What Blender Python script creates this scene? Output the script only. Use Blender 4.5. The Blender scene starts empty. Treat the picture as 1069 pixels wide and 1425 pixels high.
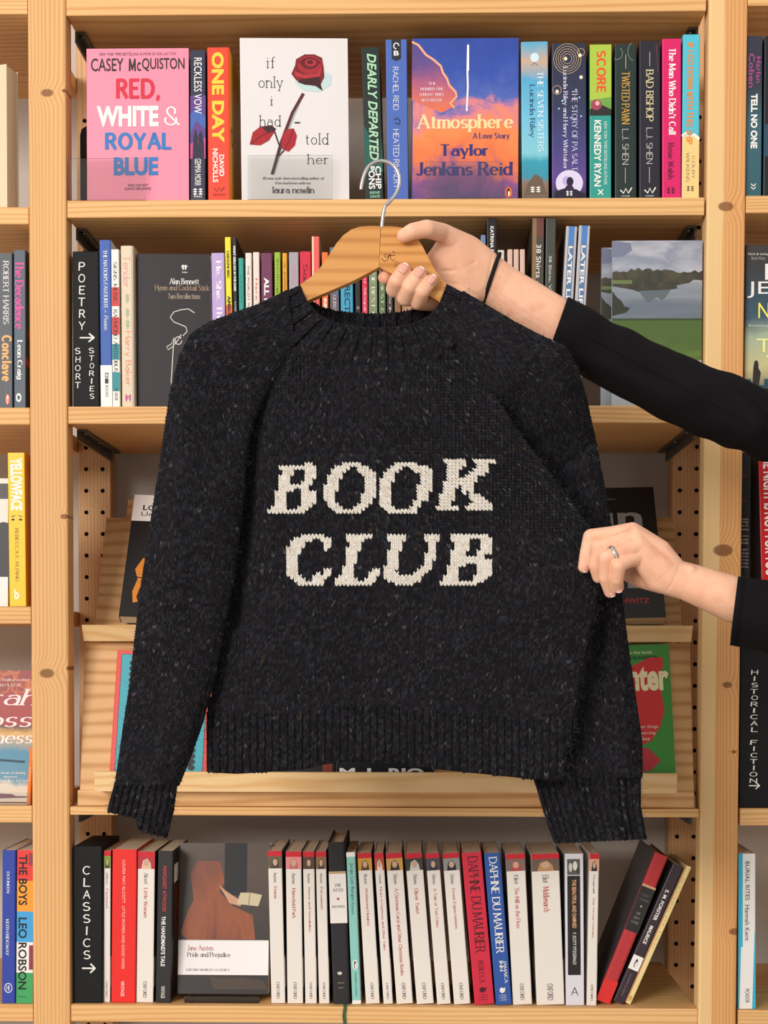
import bpy, math, random
import numpy as np
from mathutils import Vector, Matrix
random.seed(7)
rng = np.random.default_rng(7)
SC = bpy.context.scene
COL = SC.collection
# ------------------------------------------------------------------ camera
F_PX = 2140.0
YAW, PITCH, ROLL = 0.0228, -0.0325, -0.0018
CAM = Vector((0.0438, -2.0059, 0.4938))
PCX, PCY = 534.5, 975.0
RM = Matrix.Rotation(YAW, 3, 'Z') @ Matrix.Rotation(PITCH, 3, 'X') @ Matrix.Rotation(ROLL, 3, 'Y')
cam_d = bpy.data.cameras.new('camera'); cam = bpy.data.objects.new('camera', cam_d); COL.objects.link(cam)
right, fwd, up = RM @ Vector((1, 0, 0)), RM @ Vector((0, 1, 0)), RM @ Vector((0, 0, 1))
mw = Matrix((right, up, -fwd)).transposed().to_4x4(); mw.translation = CAM
cam.matrix_world = mw
cam_d.sensor_fit = 'HORIZONTAL'; cam_d.sensor_width = 36.0
cam_d.lens = 36.0 * F_PX / 1069.0
cam_d.shift_y = (PCY - 712.5) / 1069.0
cam_d.clip_start = 0.05
SC.camera = cam
# ------------------------------------------------------------------ light
SC.view_settings.view_transform = 'Standard'; SC.view_settings.look = 'None'
SC.view_settings.gamma = 1.0; SC.view_settings.use_curve_mapping = False
SC.view_settings.exposure = -0.06
world = bpy.data.worlds.new('room_ambient'); SC.world = world; world.use_nodes = True
world.node_tree.nodes['Background'].inputs[0].default_value = (1.0, 0.95, 0.90, 1)
world.node_tree.nodes['Background'].inputs[1].default_value = 0.80
def area(name, loc, target, sx, sy, power, color):
    d = bpy.data.lights.new(name, 'AREA'); d.shape = 'RECTANGLE'; d.size = sx; d.size_y = sy
    d.energy = power; d.color = color
    o = bpy.data.objects.new(name, d); COL.objects.link(o); o.location = loc
    o.rotation_euler = (Vector(target) - Vector(loc)).to_track_quat('-Z', 'Y').to_euler()
    return o
area('window_light', (-3.3, -6.0, 2.2), (0, 0, 0.4), 2.3, 1.9, 345, (1.0, 0.95, 0.89))

# ------------------------------------------------------------------ helpers
def P(px, py, Y):
    """world point where the line of sight of photo pixel (px,py) meets the vertical plane y=Y"""
    d = RM @ Vector(((px - PCX) / F_PX, 1.0, -(py - PCY) / F_PX))
    return CAM + d * ((Y - CAM.y) / d.y)
def lin(c):
    return c / 12.92 if c <= 0.04045 else ((c + 0.055) / 1.055) ** 2.4
def hexc(h):
    h = h.lstrip('#'); return tuple(lin(int(h[i:i+2], 16) / 255) for i in (0, 2, 4)) + (1.0,)
_M = {}
def M(h, rough=0.45, spec=0.35, metal=0.0, name=None):
    k = (h, rough, spec, metal, name)
    if k in _M: return _M[k]
    m = bpy.data.materials.new(name or 'print_' + h.strip('#')); m.use_nodes = True
    b = m.node_tree.nodes['Principled BSDF']
    b.inputs['Base Color'].default_value = hexc(h); b.inputs['Roughness'].default_value = rough
    b.inputs['Specular IOR Level'].default_value = spec; b.inputs['Metallic'].default_value = metal
    _M[k] = m; return m
def nodes(m): return m.node_tree.nodes, m.node_tree.links, m.node_tree.nodes['Principled BSDF']
def ramp(nt, stops):
    n = nt.nodes.new('ShaderNodeValToRGB')
    while len(n.color_ramp.elements) < len(stops): n.color_ramp.elements.new(0.5)
    for e, (p, h) in zip(n.color_ramp.elements, stops):
        e.position = p; e.color = hexc(h) if isinstance(h, str) else (h, h, h, 1)
    return n
def noise(nt, vec, scale, detail=3, rough=0.5, dist=0.0):
    n = nt.nodes.new('ShaderNodeTexNoise'); n.inputs['Scale'].default_value = scale
    n.inputs['Detail'].default_value = detail; n.inputs['Roughness'].default_value = rough; n.inputs['Distortion'].default_value = dist
    if vec is not None: nt.links.new(vec, n.inputs['Vector'])
    return n
def math_(nt, op, a, b=None, c=None):
    n = nt.nodes.new('ShaderNodeMath'); n.operation = op
    for i, v in enumerate((a, b, c)):
        if v is None: continue
        if isinstance(v, (int, float)): n.inputs[i].default_value = v
        else: nt.links.new(v, n.inputs[i])
    return n.outputs[0]
def mixc(nt, fac, a, b):
    n = nt.nodes.new('ShaderNodeMix'); n.data_type = 'RGBA'
    for s, v in ((n.inputs[0], fac), (n.inputs[6], a), (n.inputs[7], b)):
        if isinstance(v, (int, float)): s.default_value = v
        elif isinstance(v, str): s.default_value = hexc(v)
        else: nt.links.new(v, s)
    return n.outputs[2]

def wood(name, axis='z', light='#E9BC85', dark='#CF935A', knots=(), freq=1.0, rough=0.55, knotcol='#7A4A25', warp=1.0, nsc=14.0, sap=None, alk=.05):
    """pine: growth lines running along an axis, bending round knots given as (across, along, size) in object space"""
    m = bpy.data.materials.new(name); m.use_nodes = True; nt = m.node_tree; N, L, b = nodes(m)
    tc = N.new('ShaderNodeTexCoord'); sep = N.new('ShaderNodeSeparateXYZ'); L.new(tc.outputs['Object'], sep.inputs[0])
    oi = N.new('ShaderNodeObjectInfo')
    X, Y, Z = sep.outputs
    if axis == 'z': al, ac, dp = Z, X, Y
    else: al, ac, dp = X, Z, Y
    off = math_(nt, 'MULTIPLY', oi.outputs['Random'], 37.0)
    kn = None; push = None
    for (ka, kl, ks) in knots:
        da = math_(nt, 'DIVIDE', math_(nt, 'SUBTRACT', ac, ka), ks)
        dl = math_(nt, 'DIVIDE', math_(nt, 'SUBTRACT', al, kl), ks * (0.62 if axis == 'z' else 1.6))
        d2 = math_(nt, 'ADD', math_(nt, 'MULTIPLY', da, da), math_(nt, 'MULTIPLY', dl, dl))
        g = math_(nt, 'MINIMUM', math_(nt, 'MAXIMUM', math_(nt, 'MULTIPLY', math_(nt, 'SUBTRACT', 1.0, d2), 2.2), 0.0), 1.0)
        w = math_(nt, 'EXPONENT', math_(nt, 'MULTIPLY', d2, -0.22))
        w = math_(nt, 'MULTIPLY', w, ks * 0.9)
        kn = g if kn is None else math_(nt, 'MAXIMUM', kn, g)
        push = w if push is None else math_(nt, 'ADD', push, w)
    acx = math_(nt, 'ADD', ac, math_(nt, 'MULTIPLY', dp, 0.45))
    if push is not None: acx = math_(nt, 'ADD', acx, push)
    cmb = N.new('ShaderNodeCombineXYZ')
    L.new(acx, cmb.inputs[0]); L.new(off, cmb.inputs[1]); L.new(math_(nt, 'MULTIPLY', al, alk), cmb.inputs[2])
    n0 = noise(nt, cmb.outputs[0], nsc, 2, 0.5)
    ring = math_(nt, 'ADD', math_(nt, 'MULTIPLY', acx, 1300.0 * freq), math_(nt, 'MULTIPLY', n0.outputs[0], 40.0 * freq * warp))
    s = math_(nt, 'SINE', ring)
    s = math_(nt, 'POWER', math_(nt, 'ADD', math_(nt, 'MULTIPLY', s, 0.5), 0.5), 2.3)
    n1 = noise(nt, cmb.outputs[0], 30.0, 4, 0.6)
    fine = N.new('ShaderNodeCombineXYZ'); L.new(math_(nt, 'MULTIPLY', acx, 900.0), fine.inputs[0]); L.new(math_(nt, 'MULTIPLY', al, 12.0), fine.inputs[1]); L.new(off, fine.inputs[2])
    n2 = noise(nt, fine.outputs[0], 1.0, 2, 0.5)
    v = math_(nt, 'ADD', math_(nt, 'MULTIPLY', s, 0.42), math_(nt, 'MULTIPLY', n1.outputs[0], 0.55))
    v = math_(nt, 'ADD', v, math_(nt, 'MULTIPLY', math_(nt, 'SUBTRACT', n2.outputs[0], 0.5), 0.25))
    r = ramp(nt, [(0.08, light), (0.85, dark)]); L.new(v, r.inputs[0])
    col = r.outputs[0]
    if sap is not None:     # paler sapwood on one side of the post
        e = math_(nt, 'ADD', math_(nt, 'SUBTRACT', sap[0], ac), math_(nt, 'MULTIPLY', math_(nt, 'SUBTRACT', n0.outputs[0], .5), .03))
        e = math_(nt, 'MINIMUM', math_(nt, 'MAXIMUM', math_(nt, 'MULTIPLY', e, 400.0), 0.0), .8)
        col = mixc(nt, e, col, sap[1])
    if kn is not None:
        kk = math_(nt, 'MULTIPLY', math_(nt, 'ADD', math_(nt, 'MULTIPLY', n2.outputs[0], 0.8), 0.5), kn)
        kk = math_(nt, 'MINIMUM', kk, 0.85)
        col = mixc(nt, kk, col, knotcol)
    L.new(col, b.inputs['Base Color']); b.inputs['Roughness'].default_value = rough
    b.inputs['Specular IOR Level'].default_value = 0.3
    bp = N.new('ShaderNodeBump'); bp.inputs['Strength'].default_value = 0.12; bp.inputs['Distance'].default_value = 0.001
    L.new(v, bp.inputs['Height']); L.new(bp.outputs[0], b.inputs['Normal'])
    return m

class MB:
    """collects faces and links them as ONE mesh object"""
    def __init__(s): s.v = []; s.f = []; s.m = []; s.sm = []; s.mats = []
    def mi(s, mat):
        if mat not in s.mats: s.mats.append(mat)
        return s.mats.index(mat)
    def add(s, vs, fs, mat, smooth=False):
        o = len(s.v); s.v += [tuple(p) for p in vs]; k = s.mi(mat)
        for f in fs: s.f.append(tuple(i + o for i in f)); s.m.append(k); s.sm.append(smooth)
    def box(s, a, b, mat, bev=0.0):
        x0, y0, z0 = a; x1, y1, z1 = b
        if bev <= 0:
            vs = [(x0,y0,z0),(x1,y0,z0),(x1,y1,z0),(x0,y1,z0),(x0,y0,z1),(x1,y0,z1),(x1,y1,z1),(x0,y1,z1)]
            s.add(vs, [(0,3,2,1),(4,5,6,7),(0,1,5,4),(1,2,6,5),(2,3,7,6),(3,0,4,7)], mat); return
        import bmesh
        bm = bmesh.new(); bmesh.ops.create_cube(bm, size=1)
        for v in bm.verts: v.co = Vector(((x0+x1)/2 + v.co.x*(x1-x0), (y0+y1)/2 + v.co.y*(y1-y0), (z0+z1)/2 + v.co.z*(z1-z0)))
        bmesh.ops.bevel(bm, geom=bm.edges[:], offset=bev, segments=2, profile=0.5, affect='EDGES')
        bm.verts.index_update()
        s.add([v.co[:] for v in bm.verts], [[v.index for v in f.verts] for f in bm.faces], mat); bm.free()
    def extrude(s, poly, d0, d1, mat, plane='xz', sidemat=None, smooth=False):
        """polygon given in a plane, extruded along the third axis"""
        n = len(poly)
        def pt(p, d): return (p[0], d, p[1]) if plane == 'xz' else ((d, p[0], p[1]) if plane == 'yz' else (p[0], p[1], d))
        vs = [pt(p, d0) for p in poly] + [pt(p, d1) for p in poly]
        s.add(vs, [tuple(range(n)), tuple(range(2*n-1, n-1, -1))], mat)
        s.add(vs, [(i, (i+1) % n, n+(i+1) % n, n+i) for i in range(n)], sidemat or mat, smooth)
    def tube(s, pts, rad, mat, sides=10, cap=True):
        pts = [Vector(p) for p in pts]; n = len(pts)
        rs = rad if isinstance(rad, (list, tuple)) else [rad]*n
        ref = Vector((0, 1, 0)); vs = []; fs = []
        for i, p in enumerate(pts):
            t = (pts[min(i+1, n-1)] - pts[max(i-1, 0)]).normalized()
            a = t.cross(ref)
            if a.length < 1e-3: a = t.cross(Vector((1, 0, 0)))
            a.normalize(); b = t.cross(a)
            for k in range(sides):
                w = 2*math.pi*k/sides; vs.append(p + (a*math.cos(w) + b*math.sin(w))*rs[i])
        for i in range(n-1):
            for k in range(sides):
                fs.append((i*sides+k, i*sides+(k+1) % sides, (i+1)*sides+(k+1) % sides, (i+1)*sides+k))
        if cap: fs += [tuple(range(sides-1, -1, -1)), tuple((n-1)*sides+k for k in range(sides))]
        s.add(vs, fs, mat, True)
    def build(s, name, parent=None):
        me = bpy.data.meshes.new(name); me.from_pydata(s.v, [], s.f)
        for m in s.mats: me.materials.append(m)
        me.polygons.foreach_set('material_index', s.m); me.polygons.foreach_set('use_smooth', s.sm); me.update()
        o = bpy.data.objects.new(name, me); COL.objects.link(o)
        if parent is not None: o.parent = parent
        return o
def tag(o, label, cat, group=None, kind=None):
    if label: o['label'] = label
    if cat: o['category'] = cat
    if group: o['group'] = group
    if kind: o['kind'] = kind
    return o
def empty(name, label, cat, loc=(0, 0, 0), group=None):
    o = bpy.data.objects.new(name, None); COL.objects.link(o); o.location = loc; o.empty_display_size = 0.03
    return tag(o, label, cat, group)
def fix_normals(o):
    import bmesh
    bm = bmesh.new(); bm.from_mesh(o.data); bmesh.ops.recalc_face_normals(bm, faces=bm.faces[:]); bm.to_mesh(o.data); bm.free()
# ------------------------------------------------------------------ lettering
GL = {
'A': (.8, 'l0,0 .4,1 .8,0;l.15,.35 .65,.35'), 'B': (.6, 'l0,0 0,1;l0,1 .3,1;a.3,.76,.24,.24,90,-90;l0,.52 .33,.52;a.33,.26,.27,.26,90,-90;l0,0 .33,0'),
'C': (.75, 'a.4,.5,.4,.5,45,315'), 'D': (.75, 'l0,0 0,1;l0,1 .3,1;a.3,.5,.45,.5,90,-90;l0,0 .3,0'),
'E': (.55, 'l0,0 0,1;l0,1 .55,1;l0,.52 .45,.52;l0,0 .55,0'), 'F': (.52, 'l0,0 0,1;l0,1 .52,1;l0,.52 .42,.52'),
'G': (.8, 'a.4,.5,.4,.5,45,340;l.78,.4 .48,.4'), 'H': (.72, 'l0,0 0,1;l.7,0 .7,1;l0,.52 .7,.52'), 'I': (.12, 'l.06,0 .06,1'),
'J': (.4, 'l.36,1 .36,.22;a.17,.22,.19,.22,0,-150'), 'K': (.66, 'l0,0 0,1;l0,.38 .6,1;l.2,.56 .64,0'), 'L': (.52, 'l0,1 0,0;l0,0 .52,0'),
'M': (.9, 'l0,0 .04,1 .45,.1 .86,1 .9,0'), 'N': (.72, 'l0,0 0,1 .7,0 .7,1'), 'O': (.84, 'a.42,.5,.42,.5,0,360'),
'P': (.58, 'l0,0 0,1;l0,1 .3,1;a.3,.74,.26,.26,90,-90;l0,.48 .3,.48'), 'Q': (.84, 'a.42,.5,.42,.5,0,360;l.5,.25 .84,-.1'),
'R': (.64, 'l0,0 0,1;l0,1 .3,1;a.3,.75,.25,.25,90,-90;l0,.5 .3,.5;l.3,.5 .62,0'), 'S': (.56, 'a.28,.75,.25,.25,30,270;a.28,.25,.27,.25,90,-150'),
'T': (.7, 'l.35,0 .35,1;l0,1 .7,1'), 'U': (.7, 'l0,1 0,.32;a.35,.32,.35,.32,180,360;l.7,.32 .7,1'), 'V': (.75, 'l0,1 .37,0 .75,1'),
'W': (1.05, 'l0,1 .27,0 .52,.95 .78,0 1.05,1'), 'X': (.68, 'l0,0 .66,1;l0,1 .68,0'), 'Y': (.7, 'l0,1 .35,.46 .7,1;l.35,.46 .35,0'), 'Z': (.62, 'l0,1 .6,1 0,0 .62,0'),
'a': (.52, 'a.25,.22,.24,.22,40,320;a.26,.42,.23,.2,150,0;l.49,.42 .49,0'), 'b': (.52, 'l0,1 0,0;a.26,.31,.26,.31,0,360'), 'c': (.46, 'a.26,.31,.26,.31,50,310'),
'd': (.52, 'l.52,1 .52,0;a.26,.31,.26,.31,0,360'), 'e': (.52, 'l.02,.33 .51,.33;a.27,.31,.26,.31,0,318'), 'f': (.34, 'a.32,.8,.17,.2,70,180;l.15,.8 .15,0;l0,.62 .32,.62'),
'g': (.52, 'a.25,.33,.25,.29,0,360;l.5,.62 .5,-.05;a.26,-.05,.24,.2,0,-150'), 'h': (.5, 'l0,1 0,0;a.24,.38,.24,.24,180,0;l.48,.38 .48,0'),
'i': (.1, 'l.05,.62 .05,0;l.05,.84 .05,.93'), 'j': (.2, 'l.15,.62 .15,-.08;a0,-.08,.15,.17,0,-100;l.15,.84 .15,.93'), 'k': (.5, 'l0,1 0,0;l0,.24 .44,.62;l.18,.38 .5,0'),
'l': (.1, 'l.05,1 .05,0'), 'm': (.8, 'l0,.62 0,0;a.2,.42,.2,.2,180,0;l.4,.42 .4,0;a.6,.42,.2,.2,180,0;l.8,.42 .8,0'), 'n': (.5, 'l0,.62 0,0;a.24,.38,.24,.24,180,0;l.48,.38 .48,0'),
'o': (.54, 'a.27,.31,.27,.31,0,360'), 'p': (.52, 'l0,.62 0,-.28;a.26,.31,.26,.31,0,360'), 'q': (.52, 'l.52,.62 .52,-.28;a.26,.31,.26,.31,0,360'),
'r': (.34, 'l0,.62 0,0;a.22,.38,.22,.23,180,60'), 's': (.4, 'a.2,.46,.18,.16,30,270;a.2,.15,.19,.15,90,-150'), 't': (.34, 'l.14,.86 .14,.14;a.29,.14,.15,.14,180,290;l0,.62 .33,.62'),
'u': (.5, 'l0,.62 0,.24;a.24,.24,.24,.24,180,360;l.48,.62 .48,0'), 'v': (.5, 'l0,.62 .25,0 .5,.62'), 'w': (.76, 'l0,.62 .19,0 .38,.58 .57,0 .76,.62'),
'x': (.48, 'l0,0 .46,.62;l0,.62 .48,0'), 'y': (.5, 'l0,.62 .26,.02;l.5,.62 .16,-.28'), 'z': (.44, 'l0,.62 .42,.62 0,0 .44,0'),
'&': (.72, 'a.3,.77,.2,.23,-40,230;l.16,.6 .68,0;a.28,.26,.28,.26,140,395'), ',': (.12, 'l.08,.06 .02,-.16'), '.': (.1, 'l.05,0 .05,.09'), "'": (.1, 'l.06,1 .04,.74'),
':': (.1, 'l.05,0 .05,.09;l.05,.5 .05,.59'), '-': (.3, 'l0,.36 .3,.36'), '1': (.3, 'l0,.8 .2,1 .2,0'), '3': (.5, 'a.24,.76,.22,.24,150,-90;a.24,.26,.26,.26,90,-150'),
'8': (.52, 'a.26,.76,.22,.24,0,360;a.26,.26,.26,.26,0,360'), '!': (.1, 'l.05,1 .05,.3;l.05,0 .05,.09'), '#': (.6, 'l.15,0 .25,1;l.4,0 .5,1;l0,.35 .6,.35;l0,.68 .6,.68'), '|': (.1, 'l.05,-.1 .05,1.05'),
'>': (1.0, 'l0,.5 1,.5;l.65,.85 1,.5 .65,.15'), 'v_': (.1, ''),
}
def _strokes(ch):
    out = []
    for s in GL[ch][1].split(';'):
        if not s: continue
        if s[0] == 'l':
            q = [tuple(float(c) for c in p.split(',')) for p in s[1:].split()]
            out.append((q, True))
        else:
            cx, cy, rx, ry, a0, a1 = (float(c) for c in s[1:].split(','))
            n = max(5, int(abs(a1 - a0) / 22))
            out.append(([(cx + rx*math.cos(math.radians(a0 + (a1-a0)*i/n)), cy + ry*math.sin(math.radians(a0 + (a1-a0)*i/n))) for i in range(n+1)], False))
    return out
def stroke_text(txt, thick=.13, thin=.045, serif=.1, slant=0.0, track=.16, jitter=0.0, space=.4):
    vs, fs = [], []; x = 0.0; rj = random.Random(len(txt))
    def quad(a, b, w):
        dx, dy = b[0]-a[0], b[1]-a[1]; l = math.hypot(dx, dy) or 1e-6
        nx, ny = -dy/l*w/2, dx/l*w/2; e = 0.25*w/l if not serif else 0.02*w/l
        a2 = (a[0]-dx*e, a[1]-dy*e); b2 = (b[0]+dx*e, b[1]+dy*e)
        o = len(vs); vs.extend([(a2[0]-nx, a2[1]-ny), (b2[0]-nx, b2[1]-ny), (b2[0]+nx, b2[1]+ny), (a2[0]+nx, a2[1]+ny)]); fs.append((o, o+1, o+2, o+3))
    for ch in txt:
        if ch == ' ' or ch not in GL: x += space; continue
        jx, jy, js = (rj.uniform(-1, 1)*jitter for _ in range(3))
        for pts, straight in _strokes(ch):
            pts = [(x + p[0] + jx*.1 + js*p[1]*.3, p[1] + jy*.2) for p in pts]
            if straight:
                for a, b in zip(pts, pts[1:]):
                    l = math.hypot(b[0]-a[0], b[1]-a[1]) or 1e-6; vert = abs(b[1]-a[1])/l
                    dia = (b[0]-a[0])*(b[1]-a[1]) > 0 and 0.15 < abs(b[0]-a[0])/l < .95   # rising diagonals are thin
                    w = thin + (thick-thin)*(vert if not dia else vert*.3)
                    quad(a, b, w)
                    if serif and vert > .6:
                        for p in (a, b):
                            yy = p[1] - jy*.2
                            if min(abs(yy-k) for k in (0, 1, .62, -.28)) < .02:
                                quad((p[0]-serif-.02, p[1]), (p[0]+serif+.02, p[1]), thin*1.1)
            else:
                n = len(pts); o = len(vs)
                for i, p in enumerate(pts):
                    q0, q1 = pts[max(i-1, 0)], pts[min(i+1, n-1)]
                    dx, dy = q1[0]-q0[0], q1[1]-q0[1]; l = math.hypot(dx, dy) or 1e-6
                    w = thin + (thick-thin)*(abs(dy)/l)**1.3
                    vs.extend([(p[0]+dy/l*w/2, p[1]-dx/l*w/2), (p[0]-dy/l*w/2, p[1]+dx/l*w/2)])
                for i in range(n-1): fs.append((o+2*i, o+2*i+2, o+2*i+3, o+2*i+1))
        x += GL[ch][0] + track
    vs = [(a + slant*b, b) for a, b in vs]
    return vs, fs
_TX = {}
def text2d(txt, font):
    """lettering as flat faces, normalised to the unit square"""
    k = (txt, font)
    if k in _TX: return _TX[k]
    if font == 'serif': vs, fs = stroke_text(txt, thick=.15, thin=.07)
    elif font == 'serifb': vs, fs = stroke_text(txt, thick=.23, thin=.075, serif=.12, track=.22)
    elif font == 'type': vs, fs = stroke_text(txt, thick=.085, thin=.06, serif=.1, track=.24)
    elif font == 'ital': vs, fs = stroke_text(txt, slant=.25)
    elif font == 'hand': vs, fs = stroke_text(txt, thick=.13, thin=.12, serif=0, jitter=.22, track=.25)
    elif font == 'thin': vs, fs = stroke_text(txt, thick=.09, thin=.075, serif=0)
    elif font == 'heavy': vs, fs = stroke_text(txt, thick=.27, thin=.2, serif=0, track=.3)
    else:
        cu = bpy.data.curves.new('lettering', 'FONT'); cu.body = txt; cu.resolution_u = 3; cu.fill_mode = 'FRONT'
        if font == 'bold': cu.offset = .022
        if font == 'semi': cu.offset = .011
        if font == 'black': cu.offset = .04
        if font == 'boldi': cu.offset = .022; cu.shear = .25
        o = bpy.data.objects.new('lettering', cu); COL.objects.link(o)
        me = bpy.data.meshes.new_from_object(o)
        vs = [(v.co.x, v.co.y) for v in me.vertices]; fs = [tuple(p.vertices) for p in me.polygons]
        bpy.data.objects.remove(o); bpy.data.meshes.remove(me); bpy.data.curves.remove(cu)
    a = np.array(vs); lo, hi = a.min(0), a.max(0)
    d = np.maximum(hi-lo, 1e-6)
    if txt.strip('.-|,') == '': pass
    a = (a-lo)/d
    _TX[k] = (a, fs); return _TX[k]
def T(s, u0, v0, u1, v1, c, font='sans', rot=0): return ('t', s, u0, v0, u1, v1, c, font, rot)
def S(s, u0, v0, u1, v1, c, font='sans'): return ('t', s, u0, v0, u1, v1, c, font, 1)      # spine text, reads downwards
def B(u0, v0, u1, v1, c): return ('p', [(u0, v0), (u1, v0), (u1, v1), (u0, v1)], c)
def G(pts, c): return ('p', pts, c)
def E(u, v, ru, rv, c, n=20): return ('p', [(u + ru*math.cos(2*math.pi*i/n), v + rv*math.sin(2*math.pi*i/n)) for i in range(n)], c)
def LN(pts, w, c): return ('l', pts, w, c)     # a drawn line, width in metres
def put(mb, org, ex, ey, nrm, wd, ht, items, start=0.00012, step=0.00003):
    """prints items on a face: org top-left, ex/ey unit vectors, wd/ht the size"""
    org, ex, ey, nrm = Vector(org), Vector(ex), Vector(ey), Vector(nrm)
    flip = ex.cross(ey).dot(nrm) < 0
    for k, it in enumerate(items):
        off = nrm*(start + step*k)
        def at(u, v): return org + ex*(u*wd) + ey*(v*ht) + off
        if it[0] == 't':
            _, s, u0, v0, u1, v1, c, font, rot = it
            a, fs = text2d(s, font)
            if rot == 0: vs = [at(u0+(u1-u0)*p[0], v1-(v1-v0)*p[1]) for p in a]
            elif rot == 1: vs = [at(u0+(u1-u0)*p[1], v0+(v1-v0)*p[0]) for p in a]
            else: vs = [at(u1-(u1-u0)*p[1], v1-(v1-v0)*p[0]) for p in a]
            mat = M(c) if isinstance(c, str) else c
            for q, f in enumerate(fs): mb.add([vs[i] + nrm*(q*2.5e-7) for i in f], [tuple(range(len(f)))], mat)
            start += max(0, len(fs)*2.5e-7 - step*.5)
        elif it[0] == 'p':
            vs = [at(u, v) for u, v in it[1]]
            mb.add(vs, [tuple(range(len(vs)))], M(it[2]) if isinstance(it[2], str) else it[2])
        elif it[0] == 'l':
            pts = [Vector((u*wd, v*ht)) for u, v in it[1]]; w = it[2]
            vs = []; n = len(pts)
            for i, p in enumerate(pts):
                d = pts[min(i+1, n-1)] - pts[max(i-1, 0)]; d = d.normalized() if d.length else Vector((1, 0)); q = Vector((-d.y, d.x))*w/2
                for r in (p-q, p+q): vs.append(org + ex*r.x + ey*r.y + off)
            mb.add(vs, [(2*i, 2*i+1, 2*i+3, 2*i+2) for i in range(n-1)], M(it[3]) if isinstance(it[3], str) else it[3])
def arc(cx, cy, rx, ry, a0, a1, n=14): return [(cx+rx*math.cos(math.radians(a0+(a1-a0)*i/n)), cy+ry*math.sin(math.radians(a0+(a1-a0)*i/n))) for i in range(n+1)]
def penguin(u, v, ru, rv, ring='#E8732C', body='#16130F', face='#F4EFE4'):
    """small oval publisher's mark with a standing bird"""
    return [E(u, v, ru, rv, ring), E(u, v+rv*.1, ru*.5, rv*.72, body), E(u+ru*.12, v+rv*.22, ru*.28, rv*.5, face), E(u-ru*.05, v-rv*.55, ru*.3, rv*.2, body),
            G([(u+ru*.2, v-rv*.6), (u+ru*.55, v-rv*.5), (u+ru*.2, v-rv*.45)], body)]
def ticks(u, v, du, dv, c):
    o = []
    for j in range(3):
        for i in range(2):
            a, b = u+(i-.5)*du*1.2, v+(j-1)*dv*1.1
            o.append(G([(a-du*.5, b), (a, b-dv*.5), (a+du*.5, b), (a, b+dv*.5)], c))
    return o
# ------------------------------------------------------------------ the setting
FLOOR = -0.72
def local(mb, off):
    mb.v = [(a-off[0], b-off[1], c-off[2]) for a, b, c in mb.v]; return mb
wallm = M('#C9C3BC', .9, .1, name='white_wall_paint')
w = MB(); w.box((-2.6, .335, FLOOR), (2.6, .40, 2.1), wallm); tag(w.build('wall_back'), None, None, kind='structure')
fl = MB(); fl.box((-2.6, -4.6, FLOOR-.05), (2.6, .40, FLOOR), wood('floor_boards', 'x', '#B9AEA2', '#A0968A')); tag(fl.build('floor'), None, None, kind='structure')

ZA, ZB, ZC, ZD, ZE = 1.3133, 1.0771, .8111, .2772, .0261    # A: underside, D: underside, others: top faces
WI = .415; TH = .0225
BASE = Vector((0, 0, FLOOR))
case = empty('bookcase', 'tall open pine bookcase of three bays filling the back wall, its posts and boards knotty', 'bookcase', BASE)
def kz(px, py, s): p = P(px, py, 0); return (p.x, p.z-FLOOR, s)
post_l = wood('pine_post_light', 'z', '#E6B67C', '#C9925A', [kz(66, 130, .009), kz(90, 127, .004), kz(90, 719, .006), kz(66, 937, .011), kz(97, 930, .005)])
post_r = wood('pine_post_orange', 'z', '#E4AE72', '#CB8C52', [kz(1010, 288, .011), kz(1006, 766, .014), kz(1012, 953, .007), kz(1021, 1046, .004), kz(1022, 1296, .008)], sap=(.434, '#EBC890'))
post_b = wood('pine_post_rear', 'z', '#E2B98A', '#C4905F')
board_m = [wood('pine_board_%s' % n, 'x', a, b, k, f, warp=2.2) for n, a, b, k, f in (
    ('pale', '#EDC187', '#CF9859', [], .7), ('warm', '#EABC80', '#CB9152', [(P(380, 322, .12).x, .0, .02)], .5), ('knotty', '#ECBF84', '#CA9054', [(P(15, 80, .1).x, 0, .02)], .8))]
holem = M('#150D0A', .9, .05, name='drilled_hole')
def bpart(name, a, b, mat, bev=.0012):
    m = MB(); m.box(a, b, mat, bev); local(m, BASE); return m.build(name, case)
for x0, mt in ((-.4645, post_l), (WI, post_r)):
    pp = bpart('post', (x0-(.004 if x0 > 0 else 0), -.002, FLOOR), (x0+.0495-(.004 if x0 > 0 else 0), .032, 1.75), mt, .003)
    if x0 > 0:      # this post leans a few millimetres
        for v in pp.data.vertices: v.co.x += (v.co.z+FLOOR-.70)*.0022
    m = MB(); xr = x0; m.box((xr, .28, FLOOR), (xr+.0495, .318, 1.75), post_b, .002)
    for cx in (.0125, .037):
        zz = P(126, 653, .28).z
        for k in range(-16, 40):
            c = (xr+cx, .2797, zz - k*.032)
            if c[2] < FLOOR+.03 or c[2] > 1.7: continue
            m.add([(c[0]+.0032*math.cos(t*math.pi/6), c[1], c[2]+.0032*math.sin(t*math.pi/6)) for t in range(12)], [tuple(range(12))], holem)
    local(m, BASE); m.build('rear_post', case)
def board(x0, x1, ztop, th=TH, mt=0, y0=0.0):
    bpart('shelf_board', (x0, y0, ztop-th), (x1, .318 if False else .305, ztop), board_m[mt])
for k, z in enumerate((ZA+TH, ZB, ZC, ZE)): board(-.4147, .4093, z, mt=(1, 0, 2, 0)[k])
board(-.4147, .4093, ZD+.011, th=.011, mt=0)
XL, XR = -.95, .98
LZ = [P(20, 20, 0).z+TH, P(20, 288, 0).z, P(20, 567, 0).z, P(20, 844, 0).z, P(20, 1121, 0).z, P(20, 1398, 0).z]
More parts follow.
